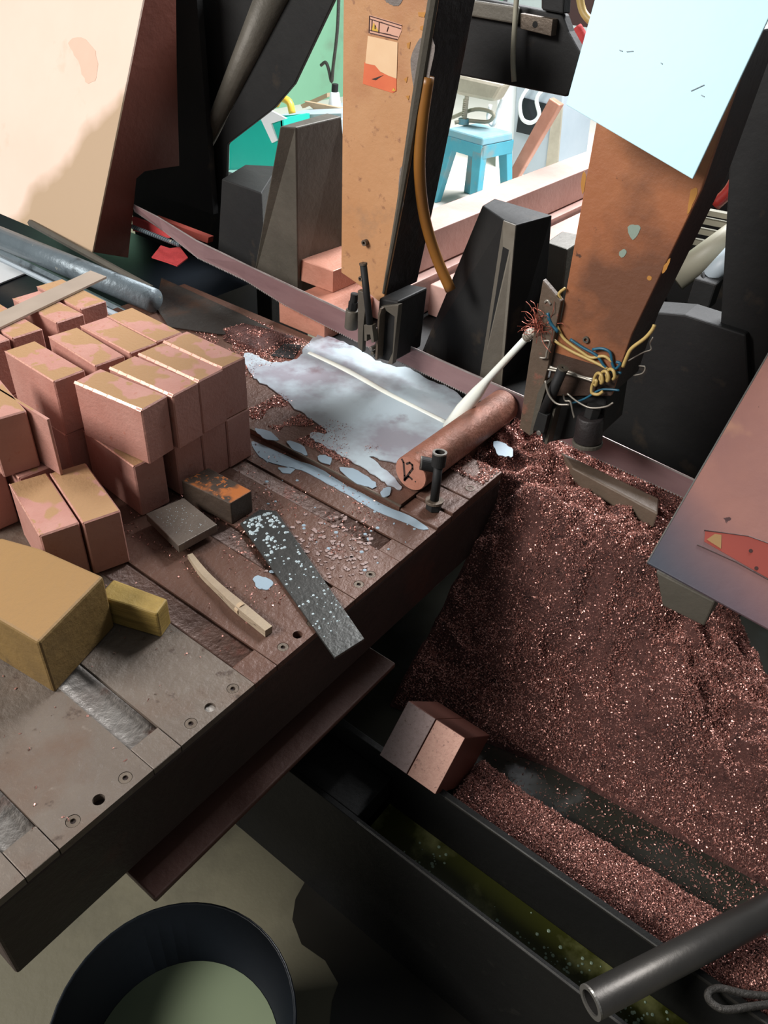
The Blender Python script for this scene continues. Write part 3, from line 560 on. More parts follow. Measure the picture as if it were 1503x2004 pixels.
wire('bare_wire', [(1102, 772), (1106, 784), (1116, 786), (1120, 802), (1124, 818)], .0018, ws, 'hooked bright wire end hanging under the right guide arm', YR-.02)
wire('bare_wire', [(1110, 770), (1130, 786), (1155, 798), (1185, 796), (1200, 788)], .0016, ws, 'dull thin wire sagging over the guide roller', YR-.03)
wire('bare_wire', [(1060, 668), (1076, 668), (1070, 690), (1068, 700), (1056, 700)], .0018, ws, 'rusty wire hook on the left bar of the right arm', YR-.018)
wire('bare_wire', [(1066, 592), (1072, 588), (1078, 596)], .0022, ws, 'shiny wire loop at the top of the wire tangle', YR-.012)
wire('bare_wire', [(1240, 735), (1258, 730), (1262, 718), (1250, 716)], .0012, ws, 'faint wire loop in the dark right of the arm', YR+.02)
wire('bare_wire', [(1230, 706), (1258, 690), (1274, 684), (1272, 672), (1278, 660)], .0012, ws, 'thin dark wire curling up beside the yellow wire end', YR+.01)
sw = B(); c0 = at(1056, 640, y=YR-.018)
for i in range(46):
    P = [c0+Vector((random.gauss(0, .006), random.gauss(0, .004), random.gauss(0, .006)))]
    dd = Vector((random.gauss(-.15, 1), random.gauss(-.2, .5), random.gauss(.1, 1))).normalized()
    for k in range(5): P.append(P[-1]+dd*.0085); dd = (dd+Vector((random.gauss(0, .6), random.gauss(0, .6), random.gauss(0, .6)))).normalized()
    sw.tube(P, .00055, 4, spl=3)
tag(sw.build('copper_strands', wc), 'frayed tangle of thin copper strands around the coolant nozzle', 'wire', kind='stuff')
nz = thing('coolant_nozzle', tuple(j0), 'braided white coolant nozzle tied to the right guide arm', 'nozzle')
B().tube([j0+Vector((.02, .012, .015)), j0, j0+(j1-j0)*.08], .0078, 12).build('nozzle_tube', castgrey, nz, 0, True)
for k in range(4):
    c = j0+(j1-j0)*(-.05+.035*k); B().ring(c, c+(j1-j0)*.012, .0094, .0060, 14).build('wire_binding', ws, nz)
# ------------------------------------------------------------------ white sheet over right arm
n20 = np.array([0, -math.cos(R_(16)), math.sin(R_(16))])
wp = [atp(*q, (0, 1.075, 1.33), n20) for q in ((1180, -60), (1107, 205), (1355, 351), (1540, -40))]
ww = B().prism(wp, (0, .004, 0)).build('shield_sheet', white, None, .001); tag(ww, 'large pale bluish white sheet hanging over the right guide arm', 'sheet')
sc_ = B()
for a_, c_ in (((1212, 98), (1218, 100)), ((1226, 101), (1239, 100)), ((1352, 178), (1378, 166)), ((1372, 186), (1378, 189)), ((1293, 123), (1296, 125))):
    A = atp(*a_, (0, 1.0742, 1.33), n20); C = atp(*c_, (0, 1.0742, 1.33), n20); sc_.tube([A, C], .0006, 4)
tag(sc_.build('scratches', greyp, ww), kind='stuff')
# ------------------------------------------------------------------ left wheel cover (cream)
XC = at(180, 495, y=1.2).x
cc = thing('wheel_cover', (XC-.4, 1.3, .75), 'large cream painted wheel cover with brown stains and a red-brown side', 'cover')
fb = at(180, 495, y=1.2); ft = at(262, 88, x=XC); up = (ft-fb); fb2 = fb-up*.0; ftt = fb+up*1.45
B().add([fb2, ftt, ftt+Vector((-1.0, 0, 0)), fb2+Vector((-1.0, 0, 0)), fb2+Vector((0, .006, 0)), ftt+Vector((0, .006, 0)), ftt+Vector((-1.0, .006, 0)), fb2+Vector((-1.0, .006, 0))], [(0, 1, 2, 3), (7, 6, 5, 4), (0, 4, 5, 1), (1, 5, 6, 2), (2, 6, 7, 3), (3, 7, 4, 0)]).build('front_panel', cream, cc, .001)
yo = Vector((-.002, .0062, 0))
sp = [fb+yo, ftt+yo, at(345, -60, x=XC), at(347, 130, x=XC), at(352, 325, x=XC), at(318, 330, x=XC), at(284, 336, x=XC), at(268, 350, x=XC), at(263, 400, x=XC), at(252, 505, x=XC)]
sp = [Vector((XC-.002, v.y, v.z)) for v in sp]
B().prism(sp, (-.012, 0, 0)).build('side_panel', redside, cc, .001)
B().bx(XC-.9, XC-.02, 1.66, 1.68, .75, 1.7).build('back_panel', black, cc)
pn = np.array(((fb-ftt).cross(Vector((1, 0, 0)))).normalized()); pq = np.array(fb)
if pn[1] > 0: pn = -pn
stain = mat('worn_pink_paint', 'ddbfaa', 'd8b49e', 6, .6, 0)
for poly in ([(134, 85), (160, 75), (186, 100), (190, 150), (168, 160), (152, 120)],):
    B().prism([atp(q[0], q[1], pq+pn*.0006, pn) for q in smoothpoly(poly, 4, 2.5)], tuple(-pn*.0005)).build('worn_patch', stain, cc)
wA, wB, wC = [atp(q[0], q[1], pq, pn) for q in ((250, 165), (75, 370), (180, 480))]; e_ = (wB-wA).normalized(); wd = (wC-wA)-(wC-wA).dot(e_)*e_; wd.normalize(); oo = Vector(cc.location)
crm = mat('cream_paint_worn', 'ead3c3', 'e2c5b2', 2, .55, 0, [('dcb9a2', 5, .62, .12)], .08, 30, wear=[('b39a7e', tuple(wd), (wA-oo).dot(wd)-.02, .05, .22, 3.0)])
bpy.data.objects['front_panel'].data.materials[0] = crm
# ------------------------------------------------------------------ dark frame behind the left cover
fr_ = thing('saw_frame', (-1.8, 1.75, 0), 'dark tapering saw frame strut between the cream cover and the green crate', 'frame')
YF = 1.70
B().prism([at(300, -40, y=YF+.03), at(600, -40, y=YF+.03), at(440, 260, y=YF+.03), at(372, 395, y=YF+.03), at(300, 400, y=YF+.03)], (0, .05, 0)).build('gusset_plate', black, fr_)
B().prism([at(580, -40, y=YF), at(672, -40, y=YF), at(575, 165, y=YF), at(535, 212, y=YF), at(444, 282, y=YF), at(441, 380, y=YF), at(372, 380, y=YF), at(440, 240, y=YF)], (0, .012, 0)).build('strut', black, fr_, .002)
t0, t1 = at(550, -40, y=YF), at(372, 350, y=YF)
B().tube([t0, t1], [.045, .014], 16).build('strut_round', jawgrey, fr_, 0, True)
B().bx(-2.4, -1.72, 1.72, 1.9, .3, .80).build('frame_base', black, fr_, .004)
# ------------------------------------------------------------------ vise jaws
def jaw(name, lab, loops, m, mats=None):
    o = thing(name, tuple((loops[0][0]+loops[0][2])/2), lab, 'vise jaw'); B().loft(loops).build('jaw_body', m, o, .003); return o
zq = z = lambda q, zz: at(q[0], q[1], z=zz)
JB = [z(q, .70) for q in ((494, 552), (583, 590), (700, 545), (620, 505))]; JT = [z(q, 1.14) for q in ((548, 247), (580, 249), (668, 228), (640, 221))]
jl = jaw('vise_jaw', 'grey slanted vise jaw behind the left guide arm',
    [JB, JT], jawgrey)
jr = jaw('vise_jaw', 'black slanted vise jaw standing between the two guide arms',
    [[z(q, .70) for q in ((826, 688), (938, 748), (982, 756), (1060, 690), (900, 610))], [z(q, 1.08) for q in ((944, 402), (986, 431), (1010, 440), (1081, 421), (968, 388))]], black)
jq = [z((986, 431), 1.08), z((1010, 440), 1.08), z((982, 756), .70), z((938, 748), .70)]; jj = B().prism([v+Vector((.0010, -.0040, .0)) for v in jq], (0, .004, 0))
jj.build('lit_chamfer', lighter, jr)  # chamfer strip whose lighter colour stands for the light on it
jm = jaw('vise_jaw', 'low black vise block behind the left grey jaw', [[z(q, .70) for q in ((425, 520), (520, 560), (560, 500), (470, 470))], [z(q, .94) for q in ((434, 350), (512, 378), (545, 325), (480, 322))]], black)
js = jaw('vise_jaw', 'small dark vise block half hidden behind the right guide arm', [[z(q, .70) for q in ((1040, 700), (1085, 725), (1150, 690), (1090, 660))], [z(q, .98) for q in ((1068, 474), (1110, 488), (1150, 462), (1100, 452))]], jawgrey)
# ------------------------------------------------------------------ copper stock behind the blade
def bar_y(x0, x1, y0, y1, z0, z1, lab, grp='copper stock bars behind the blade'):
    o = B().bx(x0, x1, y0, y1, z0, z1).build('copper_bar', cop_pale if y1 > 4 else cop_plain, None, .002); return tag(o, lab, 'bar', grp)
bar_y(-1.19, -1.082, 1.55, 4.6, .805, .90, 'long copper bar on top of the pile running back to the stool')
bar_y(-1.165, -1.055, 1.50, 4.6, .703, .80, 'long copper bar under the top one, beside the right vise jaw')
bar_y(-1.045, -.94, 1.62, 4.4, .703, .785, 'long copper bar lying right of the pile toward the right guide arm')
bar_y(-1.285, -1.135, 1.312, 1.56, .703, .758, 'copper bar end sticking out under the saw blade')
tag(B().bx(-1.335, -1.225, 1.447, 1.60, .7582, .815).build('copper_block', cop_plain, None, .002), 'short copper block behind the blade against the left jaw', 'block')
tag(B().bx(-1.17, -.64, 1.32, 4.6, .60, .70).build('feed_table', black, None, .004), 'dark feed table carrying the copper stock behind the blade', 'table')
# ------------------------------------------------------------------ coolant tank and swarf
tk = thing('coolant_tank', (0, .9, 0), 'long black coolant tank with green fluid along its near side', 'tank')
B().bx(-.70, 1.2, .555, .565, 0, .355).build('outer_wall', tankm, tk, .001)
B().bx(-.70, -.405, .565, .66, .30, .355).build('end_lid', tankm, tk, .002)
B().bx(-.70, 1.2, .660, .672, .10, .402).build('inner_wall', tankm, tk, .001)
B().bx(-.30, 1.2, .6595, .662, .3985, .4025).build('wall_lip', tankedge, tk)
B().bx(-.40, 1.2, .5555, .559, .3535, .3562).build('wall_lip', tankedge, tk)
B().bx(-.70, 1.2, .565, 1.9, .02, .10).build('tank_floor', tankm, tk)
B().bx(-.72, -.70, .555, 1.3, 0, .355).build('end_wall', tankm, tk)
tag(B().bx(-.403, 1.2, .5655, .6595, .2, .275).build('green_fluid', greenf, tk), kind='stuff')
fb_ = B()
for cx_, cy_, sx_, sy_, k_ in ((835, 1680, 30, 14, 26), (1010, 1850, 60, 26, 45), (1080, 1900, 50, 26, 60), (1210, 1985, 40, 22, 70)):
    for i in range(k_):
        q = at(random.gauss(cx_, sx_), random.gauss(cy_, sy_)+0, z=.2755)
        if .572 < q.y < .655 and q.x > -.39: blob(fb_, q, random.uniform(.0008, .0032), .0008)
tag(fb_.build('foam_bubbles', foam, tk), kind='stuff')
tag(B().bx(-.66, 1.2, .673, 1.85, .2, .300).build('dark_fluid', darkf, tk), kind='stuff')
# heap height field
nx, ny = 330, 250; X0, X1, Y0, Y1 = -.61, .62, .673, 1.40
gx = np.linspace(X0, X1, nx); gy = np.linspace(Y0, Y1, ny); GX, GY = np.meshgrid(gx, gy)
def hz(x, y):
    y0 = np.interp(x, [-.55, -.4, -.2, 0, .3, .6], [.80, .84, .89, .905, .93, .96]); cap = np.interp(x, [-.60, -.55, -.35, -.22, -.08, .12, .5], [.706, .70, .675, .645, .56, .47, .44])
    s = np.maximum(0, y-y0); zz = .292+1.12*s-.12*np.exp(-s*30)*0
    zz = -np.log(np.exp(-zz*28)+np.exp(-cap*28))/28
    back = np.interp(x, [-.2, -.05, .15, .6], [9, 1.22, 1.16, 1.14]); zz = np.where(y > back, np.maximum(.285, zz-(y-back)*1.1), zz)
    front = np.clip((.81-y)/.012, 0, 1)*np.clip((x+.335)/.03, 0, 1); zf = .352+.0*x+.012*np.sin(x*9)
    return np.maximum(np.where(s > 0, zz, .27), front*zf+(1-front)*.27)
H = hz(GX, GY)
nzv = np.array([mnoise.fractal(Vector((float(a)*7, float(b_)*7, 1.3)), 1.0, 2.0, 5) for a, b_ in zip(GX.ravel(), GY.ravel())]).reshape(H.shape)
nz2 = np.array([mnoise.noise(Vector((float(a)*55, float(b_)*55, 4.3))) for a, b_ in zip(GX.ravel(), GY.ravel())]).reshape(H.shape)
lump = .060*np.exp(-((GX+.36)/.13)**2-((GY-1.13)/.060)**2)+.030*np.exp(-((GX+.24)/.06)**2-((GY-1.16)/.05)**2)+.060*np.exp(-((GX+.06)/.07)**2-((GY-1.02)/.06)**2)+.030*np.exp(-((GX-.10)/.08)**2-((GY-1.04)/.06)**2)-.030*np.exp(-((GX+.15)/.05)**2-((GY-1.06)/.05)**2)-.020*np.exp(-((GX+.33)/.12)**2-((GY-1.03)/.035)**2)
nz3 = np.array([abs(mnoise.noise(Vector((float(a)*19, float(b_)*19, 9.1)))) for a, b_ in zip(GX.ravel(), GY.ravel())]).reshape(H.shape)
H = H+np.where(H > .33, lump*np.clip((H-.33)/.08, 0, 1)-.032*nz3*np.clip((H-.33)/.1, 0, 1), 0)
H = H+np.where(H > .31, nzv*.034*np.clip((H-.31)/.1, .25, 1)+nz2*.0035, 0)
V_ = np.stack([GX, GY, H], -1).reshape(-1, 3)
idx = np.arange(nx*ny).reshape(ny, nx); F = np.stack([idx[:-1, :-1], idx[:-1, 1:], idx[1:, 1:], idx[1:, :-1]], -1)
F = F[~((GX[1:, 1:] < -.5225) & (GY[1:, 1:] < 1.128))].reshape(-1, 4)
def npmesh(name, V, F, m, parent=None, smooth=False):
    me = bpy.data.meshes.new(name); k = F.shape[1]; off = np.array(wloc(parent)) if parent else np.zeros(3)
    me.vertices.add(len(V)); me.vertices.foreach_set('co', (V-off).astype(np.float32).ravel()); me.loops.add(F.size); me.loops.foreach_set('vertex_index', F.astype(np.int32).ravel())
    me.polygons.add(len(F)); me.polygons.foreach_set('loop_start', np.arange(0, F.size, k, dtype=np.int32)); me.polygons.foreach_set('use_smooth', np.full(len(F), smooth)); me.update(calc_edges=True)
    me.materials.append(m); o = bpy.data.objects.new(name, me); COL.objects.link(o)
    if parent: o.parent = parent
    return o
hp = npmesh('swarf_heap', V_, F, swarf, None, True); tag(hp, 'large heap of glinting reddish copper swarf filling the trough beside the table', 'swarf', kind='stuff')
def chips(cx, cy, cz, lo, hi, flat=.85):
    n = len(cx); L = rng.uniform(lo, hi, n); w = L*rng.uniform(.22, .45, n); a = rng.uniform(0, 2*np.pi, n)
    d = np.stack([np.cos(a), np.sin(a), rng.normal(0, flat, n)], -1); d /= np.linalg.norm(d, axis=1)[:, None]
    up = np.stack([rng.normal(0, flat, n), rng.normal(0, flat, n), np.ones(n)], -1); s_ = np.cross(up, d); s_ /= np.linalg.norm(s_, axis=1)[:, None]; nn = np.cross(d, s_)
    c = np.stack([cx, cy, cz], -1); L = L[:, None]; w = w[:, None]; b_ = rng.uniform(.1, .45, n)[:, None]*L
    v = np.stack([c-d*L/2-s_*w/2-nn*b_, c-d*L/2+s_*w/2-nn*b_, c+s_*w/2, c-s_*w/2, c+d*L/2+s_*w/2-nn*b_, c+d*L/2-s_*w/2-nn*b_], 1).reshape(-1, 3)
    k = np.arange(n)[:, None]*6; f = np.concatenate([k+[0, 1, 2, 3], k+[3, 2, 4, 5]]).reshape(-1, 4); return v, f
def hsamp(x, y):
    i = np.clip(((x-X0)/(X1-X0)*(nx-1)).astype(int), 0, nx-1); j = np.clip(((y-Y0)/(Y1-Y0)*(ny-1)).astype(int), 0, ny-1); return H[j, i]
n = 430000; cx = rng.uniform(X0, X1, n); cy = rng.uniform(Y0, Y1, n); sel = ~((cx < -.5195) & (cy < 1.124)); cx, cy = cx[sel], cy[sel]; ch = hsamp(cx, cy); fl = ch < .305
keep = ~fl | (rng.random(len(cx)) < .16*np.clip((cx+.35)*1.5, 0, 1)); cx, cy, ch, fl = cx[keep], cy[keep], ch[keep], fl[keep]
v, f = chips(cx, cy, np.where(fl, .3015, ch+rng.uniform(-.0005, .0035, len(ch))), np.where(cx > 0, .0018, .0020), np.where(cy < .85, .0042, .0055))
npmesh('swarf_chips', v, f, chipm, hp); bpy.data.objects['swarf_chips']['kind'] = 'stuff'
# swarf on the table: patch left of the puddle plus scattered chips
px = []
for (n, x0, x1, y0, y1, dens) in ((5200, -1.40, -1.12, 1.05, 1.27, 1), (5200, -1.03, -.74, .935, 1.045, 1), (900, -.60, -.525, 1.06, 1.12, .5), (1500, -.95, -.60, .55, .9, .3), (160, -.95, -.54, .1, .55, .2)):
    px.append(np.stack([rng.uniform(x0, x1, n), rng.uniform(y0, y1, n)], -1))
q = np.concatenate(px)
mask = np.array([mnoise.noise(Vector((a*16, b_*16, 2))) > -.12 for a, b_ in q]); q = q[mask]; zt = np.where(q[:, 1] > .906, T+.0118, T+.0012)
v, f = chips(q[:, 0], q[:, 1], zt, .002, .006)
o = npmesh('table_chips', v, f, chipm); tag(o, 'copper chips strewn over the saw table', 'swarf', kind='stuff')
pts = [(430, 645), (470, 634), (540, 650), (596, 666), (560, 672), (534, 690), (512, 700), (488, 690), (440, 668)]
P = [at(*q_, z=.71) for q_ in pts]; cen = sum(P, Vector())/len(P)
bb = B(); ringn = len(P); lev = [(1, .7095), (.75, .722), (.4, .730)]
bb.loft([[Vector((cen.x+(p_.x-cen.x)*k+random.uniform(-.004, .004), cen.y+(p_.y-cen.y)*k+random.uniform(-.004, .004), zz+random.uniform(-.002, .002))) for p_ in P] for k, zz in lev])
hp2 = bb.build('swarf_pile', swarf, None, 0, True); tag(hp2, 'small copper swarf pile left of the milky puddle', 'swarf', kind='stuff')
qq = []
for i in range(4200):
    a = random.choice(range(ringn)); e = P[a].lerp(P[(a+1) % ringn], random.random()); t = math.sqrt(random.random()); c = cen.lerp(e, t); qq.append((c.x, c.y, .731-.020*t*t))
qq = np.array(qq); v, f = chips(qq[:, 0], qq[:, 1], qq[:, 2], .002, .006); npmesh('pile_chips', v, f, chipm, hp2)['kind'] = 'stuff'
tag(B().prism([at(*q_, z=.711) for q_ in ((530, 697), (556, 673), (590, 676), (574, 703))], (0, 0, .0014)).build('table_slot', dark, tb), None)
# offcuts leaning on inner wall
A = Vector((-.427, .720, .4895)); ex = Vector((1, 0, 0)); ed_ = Vector((0, -.7071, -.7071)); en = Vector((0, .7071, -.7071))
for i, lab in enumerate(('left of the two copper offcuts leaning on the dark tank wall', 'right of the two copper offcuts leaning on the dark tank wall')):
    a = A+ex*(.0583*i); w_ = .0575
    fm_ = cop_face if i else cop_face2
    o = thing('copper_offcut', tuple(a+en*.15), lab, 'block', 'copper offcuts in the trough')
    B().prism([a, a+ex*w_, a+ex*w_+ed_*.104, a+ed_*.104], en*.15).build('offcut_body', cop_body, o, .0015)
    B().prism([a+ex*.001+ed_*.001-en*.0006, a+ex*(w_-.001)+ed_*.001-en*.0006, a+ex*(w_-.001)+ed_*.103-en*.0006, a+ex*.001+ed_*.103-en*.0006], en*.001).build('sawn_face', fm_, o)
# pipe
pe = at(1156, 1962, z=.430); pd = (at(1470, 1800, z=.432)-pe).normalized(); pf = pe+pd*.75
pp = thing('steel_pipe', tuple(pe), 'thick dark steel pipe lying across the tank wall in the lower right', 'pipe')
B().ring(pe, pf, .0225, .0165, 32).build('pipe_wall', pipem, pp, 0, True)
B().ring(pe-pd*.001, pe+pd*.002, .0227, .0163, 32).build('cut_end', pipeend, pp)
# wire rope loop
lp = [at(1530, 1952, z=.41), at(1460, 1945, z=.41), at(1408, 1934, z=.412), (at(1386, 1944, z=.412)), at(1392, 1962, z=.412), at(1420, 1976, z=.412), at(1470, 1970, z=.412), at(1530, 1962, z=.41)]
o = B().tube(lp, .0052, 10, spl=6).build('wire_rope', rope, None, 0, True); tag(o, 'dark wire rope loop beside the pipe at the right edge', 'rope')
# ------------------------------------------------------------------ bucket
bk_ = thing('bucket', (-.423, .183, 0), 'dark blue plastic bucket half full of cloudy water on the floor', 'bucket')
def lathe(prof, c, n=48):
    return B().loft([[Vector((c[0]+rr_*math.cos(a), c[1]+rr_*math.sin(a), zz)) for a in [2*math.pi*k/n for k in range(n)]] for rr_, zz in prof], False)
bc = (-.423, .183)
lathe([(.001, .012), (.125, .012), (.166, .300), (.1695, .302), (.1715, .298), (.1715, .287), (.168, .285), (.130, .002), (.001, .002)], bc).build('bucket_wall', bucketm, bk_, 0, True)
lathe([(.001, .1505), (.1435, .1505), (.1435, .145), (.001, .145)], bc).build('water', bwater, bk_)
hz_ = [Vector((bc[0]+.173*math.cos(a), bc[1]+.173*math.sin(a), .292-.0*a)) for a in np.linspace(-.3, .25, 6)]
B().tube(hz_, .004, 8).build('handle_lug', bucketm, bk_)
# ------------------------------------------------------------------ right wheel cover plate
rp0 = at(1265, 1100, y=1.0); upr = Vector((0, .374, .227)); rb = at(1503, 1230, y=1.0)-rp0
rpl = thing('wheel_cover', tuple(rp0), 'reddish sloping wheel cover plate with a coral sticker at right', 'cover')
P = [rp0, rp0+upr*1.5, rp0+upr*1.5+rb*3, rp0+rb*3]; nr = (rb.cross(upr)).normalized()
if nr.z < 0: nr = -nr
B().prism(P, -nr*.007).build('cover_plate', redplate, rpl, .0012)
B().prism([P[0]+nr*.0004, P[1]+nr*.0004, P[1]+nr*.0004+Vector((.0022, 0, 0)), P[0]+nr*.0004+Vector((.0022, 0, 0))], -nr*.004).build('lit_edge', pipeend, rpl)  # light along the plate's left edge, put in as a brighter strip
nn = np.array(nr); pp0 = np.array(rp0+nr*.0006)
B().prism([atp(*q_, pp0, nn) for q_ in ((1380, 1040), (1465, 1050), (1600, 1100), (1600, 1190), (1503, 1132), (1378, 1060))], nr*.0008).build('coral_sticker', coral, rpl)
B().prism([atp(*q_, pp0+nn*.001, nn) for q_ in ((1383, 1056), (1399, 1045), (1412, 1047), (1411, 1074))], nr*.0006).build('tan_patch', tan, rpl)
ol = B()
for a_, c_ in (((1364, 1066), (1440, 1100)), ((1440, 1100), (1560, 1165)), ((1378, 1038), (1465, 1050)), ((1465, 1050), (1560, 1084))):
    ol.tube([atp(*a_, pp0, nn), atp(*c_, pp0, nn)], .0013, 5)
ol.build('sticker_outline', coral_dk, rpl)
dd_ = B()
for q_ in ((1469, 1078), (1480, 1112)): dd_.add([atp(q_[0]+4*math.cos(a), q_[1]+4*math.sin(a), pp0+nn*.0018, nn) for a in np.linspace(0, 6, 8)], [tuple(range(8))])
dd_.build('sticker_dots', coral_dk, rpl)
bk2 = [at(1283, 1118, y=1.05), at(1400, 1178, y=1.05), at(1378, 1226, y=1.05), at(1296, 1186, y=1.05)]
o = B().prism(bk2, (0, .09, .0)).build('support_block', jawgrey, None, .003); tag(o, 'olive grey block under the lower edge of the red cover plate', 'block')
gl = [at(1098, 884, z=.70), at(1290, 975, z=.70), at(1288, 1005, z=.70), at(1120, 915, z=.70)]
o = B().prism([v-Vector((0, 0, .035)) for v in gl], (0, 0, .035)).build('guide_rail', grime, None, .003); tag(o, 'dark oily rail lying along the blade above the swarf heap', 'rail')
# ------------------------------------------------------------------ right dark housing
hs_ = thing('saw_housing', (0, 1.7, 0), 'dark saw housing behind the right guide arm', 'housing')
B().prism([at(1442, 60, y=1.62), at(1700, 60, y=1.62), at(1700, 900, y=1.62), at(1395, 900, y=1.62)], (0, .05, 0)).build('housing_panel', black, hs_, .003)
B().bx(-.75, .45, 2.25, 2.30, .0, 1.25).build('housing_back', black, hs_, .004)
B().prism([at(1150, 600, y=1.6), at(1340, 616, y=1.6), at(1460, 655, y=1.6), at(1480, 1000, y=1.6), at(1150, 1000, y=1.6)], (0, .08, 0)).build('housing_front', black, hs_, .004)
YH = 2.0
for (a_, c_) in (((1396, 415), (1446, 428)), ((1390, 432), (1444, 446)), ((1378, 450), (1440, 468)), ((1368, 472), (1436, 490))):
    A_, C_ = at(*a_, y=YH), at(*c_, y=YH); B().box((A_+C_)/2, ((C_-A_).length+.12, .02, .012), 0, Matrix.Rotation(-.05, 3, 'Y')).build('cooling_fin', greyhose, hs_)
B().cyl(at(1320, 545, y=1.85), at(1480, 430, y=1.95), .032, 20).build('grey_cylinder', greyhose, hs_, 0, True)
B().cyl(at(1385, 545, y=1.8), at(1450, 485, y=1.85), [.018, .026], 20).build('piston_rod', greyp, hs_, 0, True)
B().box(at(1380, 570, y=1.78), (.05, .05, .06)).build('rod_clevis', black, hs_, .004)
B().ring(at(1384, 556, y=1.79), at(1392, 549, y=1.79), .026, .018).build('rubber_ring', dark, hs_)
o = B().tube([at(1480, 260, y=1.9), at(1455, 320, y=1.9), at(1430, 370, y=1.9), at(1400, 400, y=1.9)], .014, 12, spl=4).build('red_hose', redhose, None, 0, True); tag(o, 'red hose curving behind the right guide arm', 'hose')
# ------------------------------------------------------------------ left roller rail
rl = thing('roller_rail', (-2.0, 1.15, .6), 'grey blue paint-flecked roller rail running in from the left', 'rail')
B().cyl(at(-60, 440, z=.745), at(300, 588, z=.745), .030, 20).build('roller_tube', railm, rl, 0, True)
a0, a1 = at(60, 436, z=.76), at(296, 566, z=.76); B().tube([a0, a1], .010, 6).build('upper_bar', jawgrey, rl)
a0, a1 = at(-60, 462, z=.70), at(300, 640, z=.70); B().tube([a0, a1], .012, 6).build('lower_bar', railm, rl)
a0, a1 = at(-60, 478, z=.715), at(240, 622, z=.715); B().tube([a0, a1], .007, 6).build('front_bar', greyp, rl)
wt, wa, wb2 = at(80, 522, z=.626), at(-60, 447, z=.626), at(-60, 578, z=.626)
o = B().prism([wt, wa, wa+wb2-wt, wb2], (0, 0, -.004)).build('white_board', whitep); tag(o, 'bright white board corner at the left edge under the rail', 'board')
o = B().bx(-3.4, -1.66, .60, 1.60, .02, .62).build('side_cabinet', bucketm); tag(o, 'dark blue cabinet top beneath the white board', 'cabinet')
# dark plate left of bed (table end)
o = B().prism([at(*q_, z=.713) for q_ in ((304, 600), (316, 545), (470, 615), (560, 660), (430, 655), (330, 640))], (0, 0, .002)).build('dark_plate', darkpl, tb)
o = B().prism([at(315, 482, z=.76), at(333, 488, z=.76), at(352, 485, z=.76), at(368, 506, z=.76), at(347, 522, z=.76), at(325, 514, z=.76), at(297, 505, z=.76)], (0, 0, .003)).build('red_rag', redrag); tag(o, 'crumpled red rag scrap lying left of the blade', 'rag')
o = B().prism([at(258, 425, y=1.40), at(300, 440, y=1.40), at(330, 466, y=1.40), at(260, 452, y=1.40)], (0, .01, 0)).build('red_rag', redrag); tag(o, 'red rag strip behind the ribbed hose at the cream cover', 'rag')
rb_ = B(); a0, a1 = at(250, 440, y=1.37), at(352, 480, y=1.34)
for k in range(26): rb_.ring(a0.lerp(a1, k/26), a0.lerp(a1, (k+.6)/26), .0062, .003, 10)
rb_.tube([a0, a1], .0046, 10); o = rb_.build('ribbed_hose', railm); tag(o, 'ribbed grey blue hose below the left end of the blade', 'hose')
o = B().prism([at(300, 424, y=1.46), at(408, 465, y=1.46), at(406, 476, y=1.46), at(320, 444, y=1.46)], (0, .02, 0)).build('pink_strip', coral); tag(o, 'faded coral strip along the top of the blade on the left', 'strip')
# ------------------------------------------------------------------ yard background
def stool():
    r = thing('plastic_stool', (-2.77, 4.55, 0), 'blue plastic stool with metal junk on its seat behind the copper bars', 'stool')
    cx_, cy_ = -2.72, 4.62; hw = .145; zt = .45; ang = R_(-8)
    def pnt(dx, dy, zz): return Vector((cx_+dx*math.cos(ang)-dy*math.sin(ang), cy_+dx*math.sin(ang)+dy*math.cos(ang), zz))
    B().loft([[pnt(sx*hw*1.04, sy*hw*1.04, zt-.05) for sx, sy in ((-1, -1), (1, -1), (1, 1), (-1, 1))], [pnt(sx*hw, sy*hw, zt) for sx, sy in ((-1, -1), (1, -1), (1, 1), (-1, 1))]]).build('seat', seatm, r, .01)
    for sx, sy in ((-1, -1), (1, -1), (1, 1), (-1, 1)):
        q = lambda dx, dy, zz, k: pnt(sx*(hw*k-dx), sy*(hw*k-dy), zz)
        B().loft([[q(0, 0, .001, 1.35), q(.055, 0, .001, 1.35), q(.055, .05, .001, 1.35), q(0, .05, .001, 1.35)], [q(0, 0, zt-.05, 1.03), q(.075, 0, zt-.05, 1.03), q(.075, .06, zt-.05, 1.03), q(0, .06, zt-.05, 1.03)]]).build('leg', bluep, r, .004)
    for sx, sy, wx, wy in ((0, -1, 1, 0), (0, 1, 1, 0), (-1, 0, 0, 1), (1, 0, 0, 1)):
        a = pnt(sx*hw*1.06-wx*hw, sy*hw*1.06-wy*hw, zt-.12); c_ = pnt(sx*hw*1.06+wx*hw, sy*hw*1.06+wy*hw, zt-.12)
        B().prism([a, c_, c_+Vector((0, 0, .075)), a+Vector((0, 0, .075))], (.006, .006, 0)).build('apron', bluep, r)
    return r
stool()
SY = 4.6
vs_ = thing('bench_vise', tuple(at(915, 235, y=SY)), 'pale grey bench vise with a threaded screw standing over the stool', 'vise')
B().prism([at(895, 145, y=SY), at(985, 165, y=SY), at(965, 200, y=SY), at(890, 185, y=SY)], (0, .12, 0)).build('vise_body', castgrey, vs_, .02)
for k in range(9):
    c = at(912-.4*k, 194+4*k, y=SY+.04); B().ring(c, c-Vector((0, 0, .008)), .018, .008, 14).build('screw_thread', castgrey, vs_)
B().cyl(at(914, 186, y=SY+.04), at(908, 245, y=SY+.04), .014, 12).build('vise_screw', castgrey, vs_)
B().cyl(at(908, 232, y=SY+.04), at(907, 243, y=SY+.04), .035, 16).build('screw_foot', bluep, vs_)
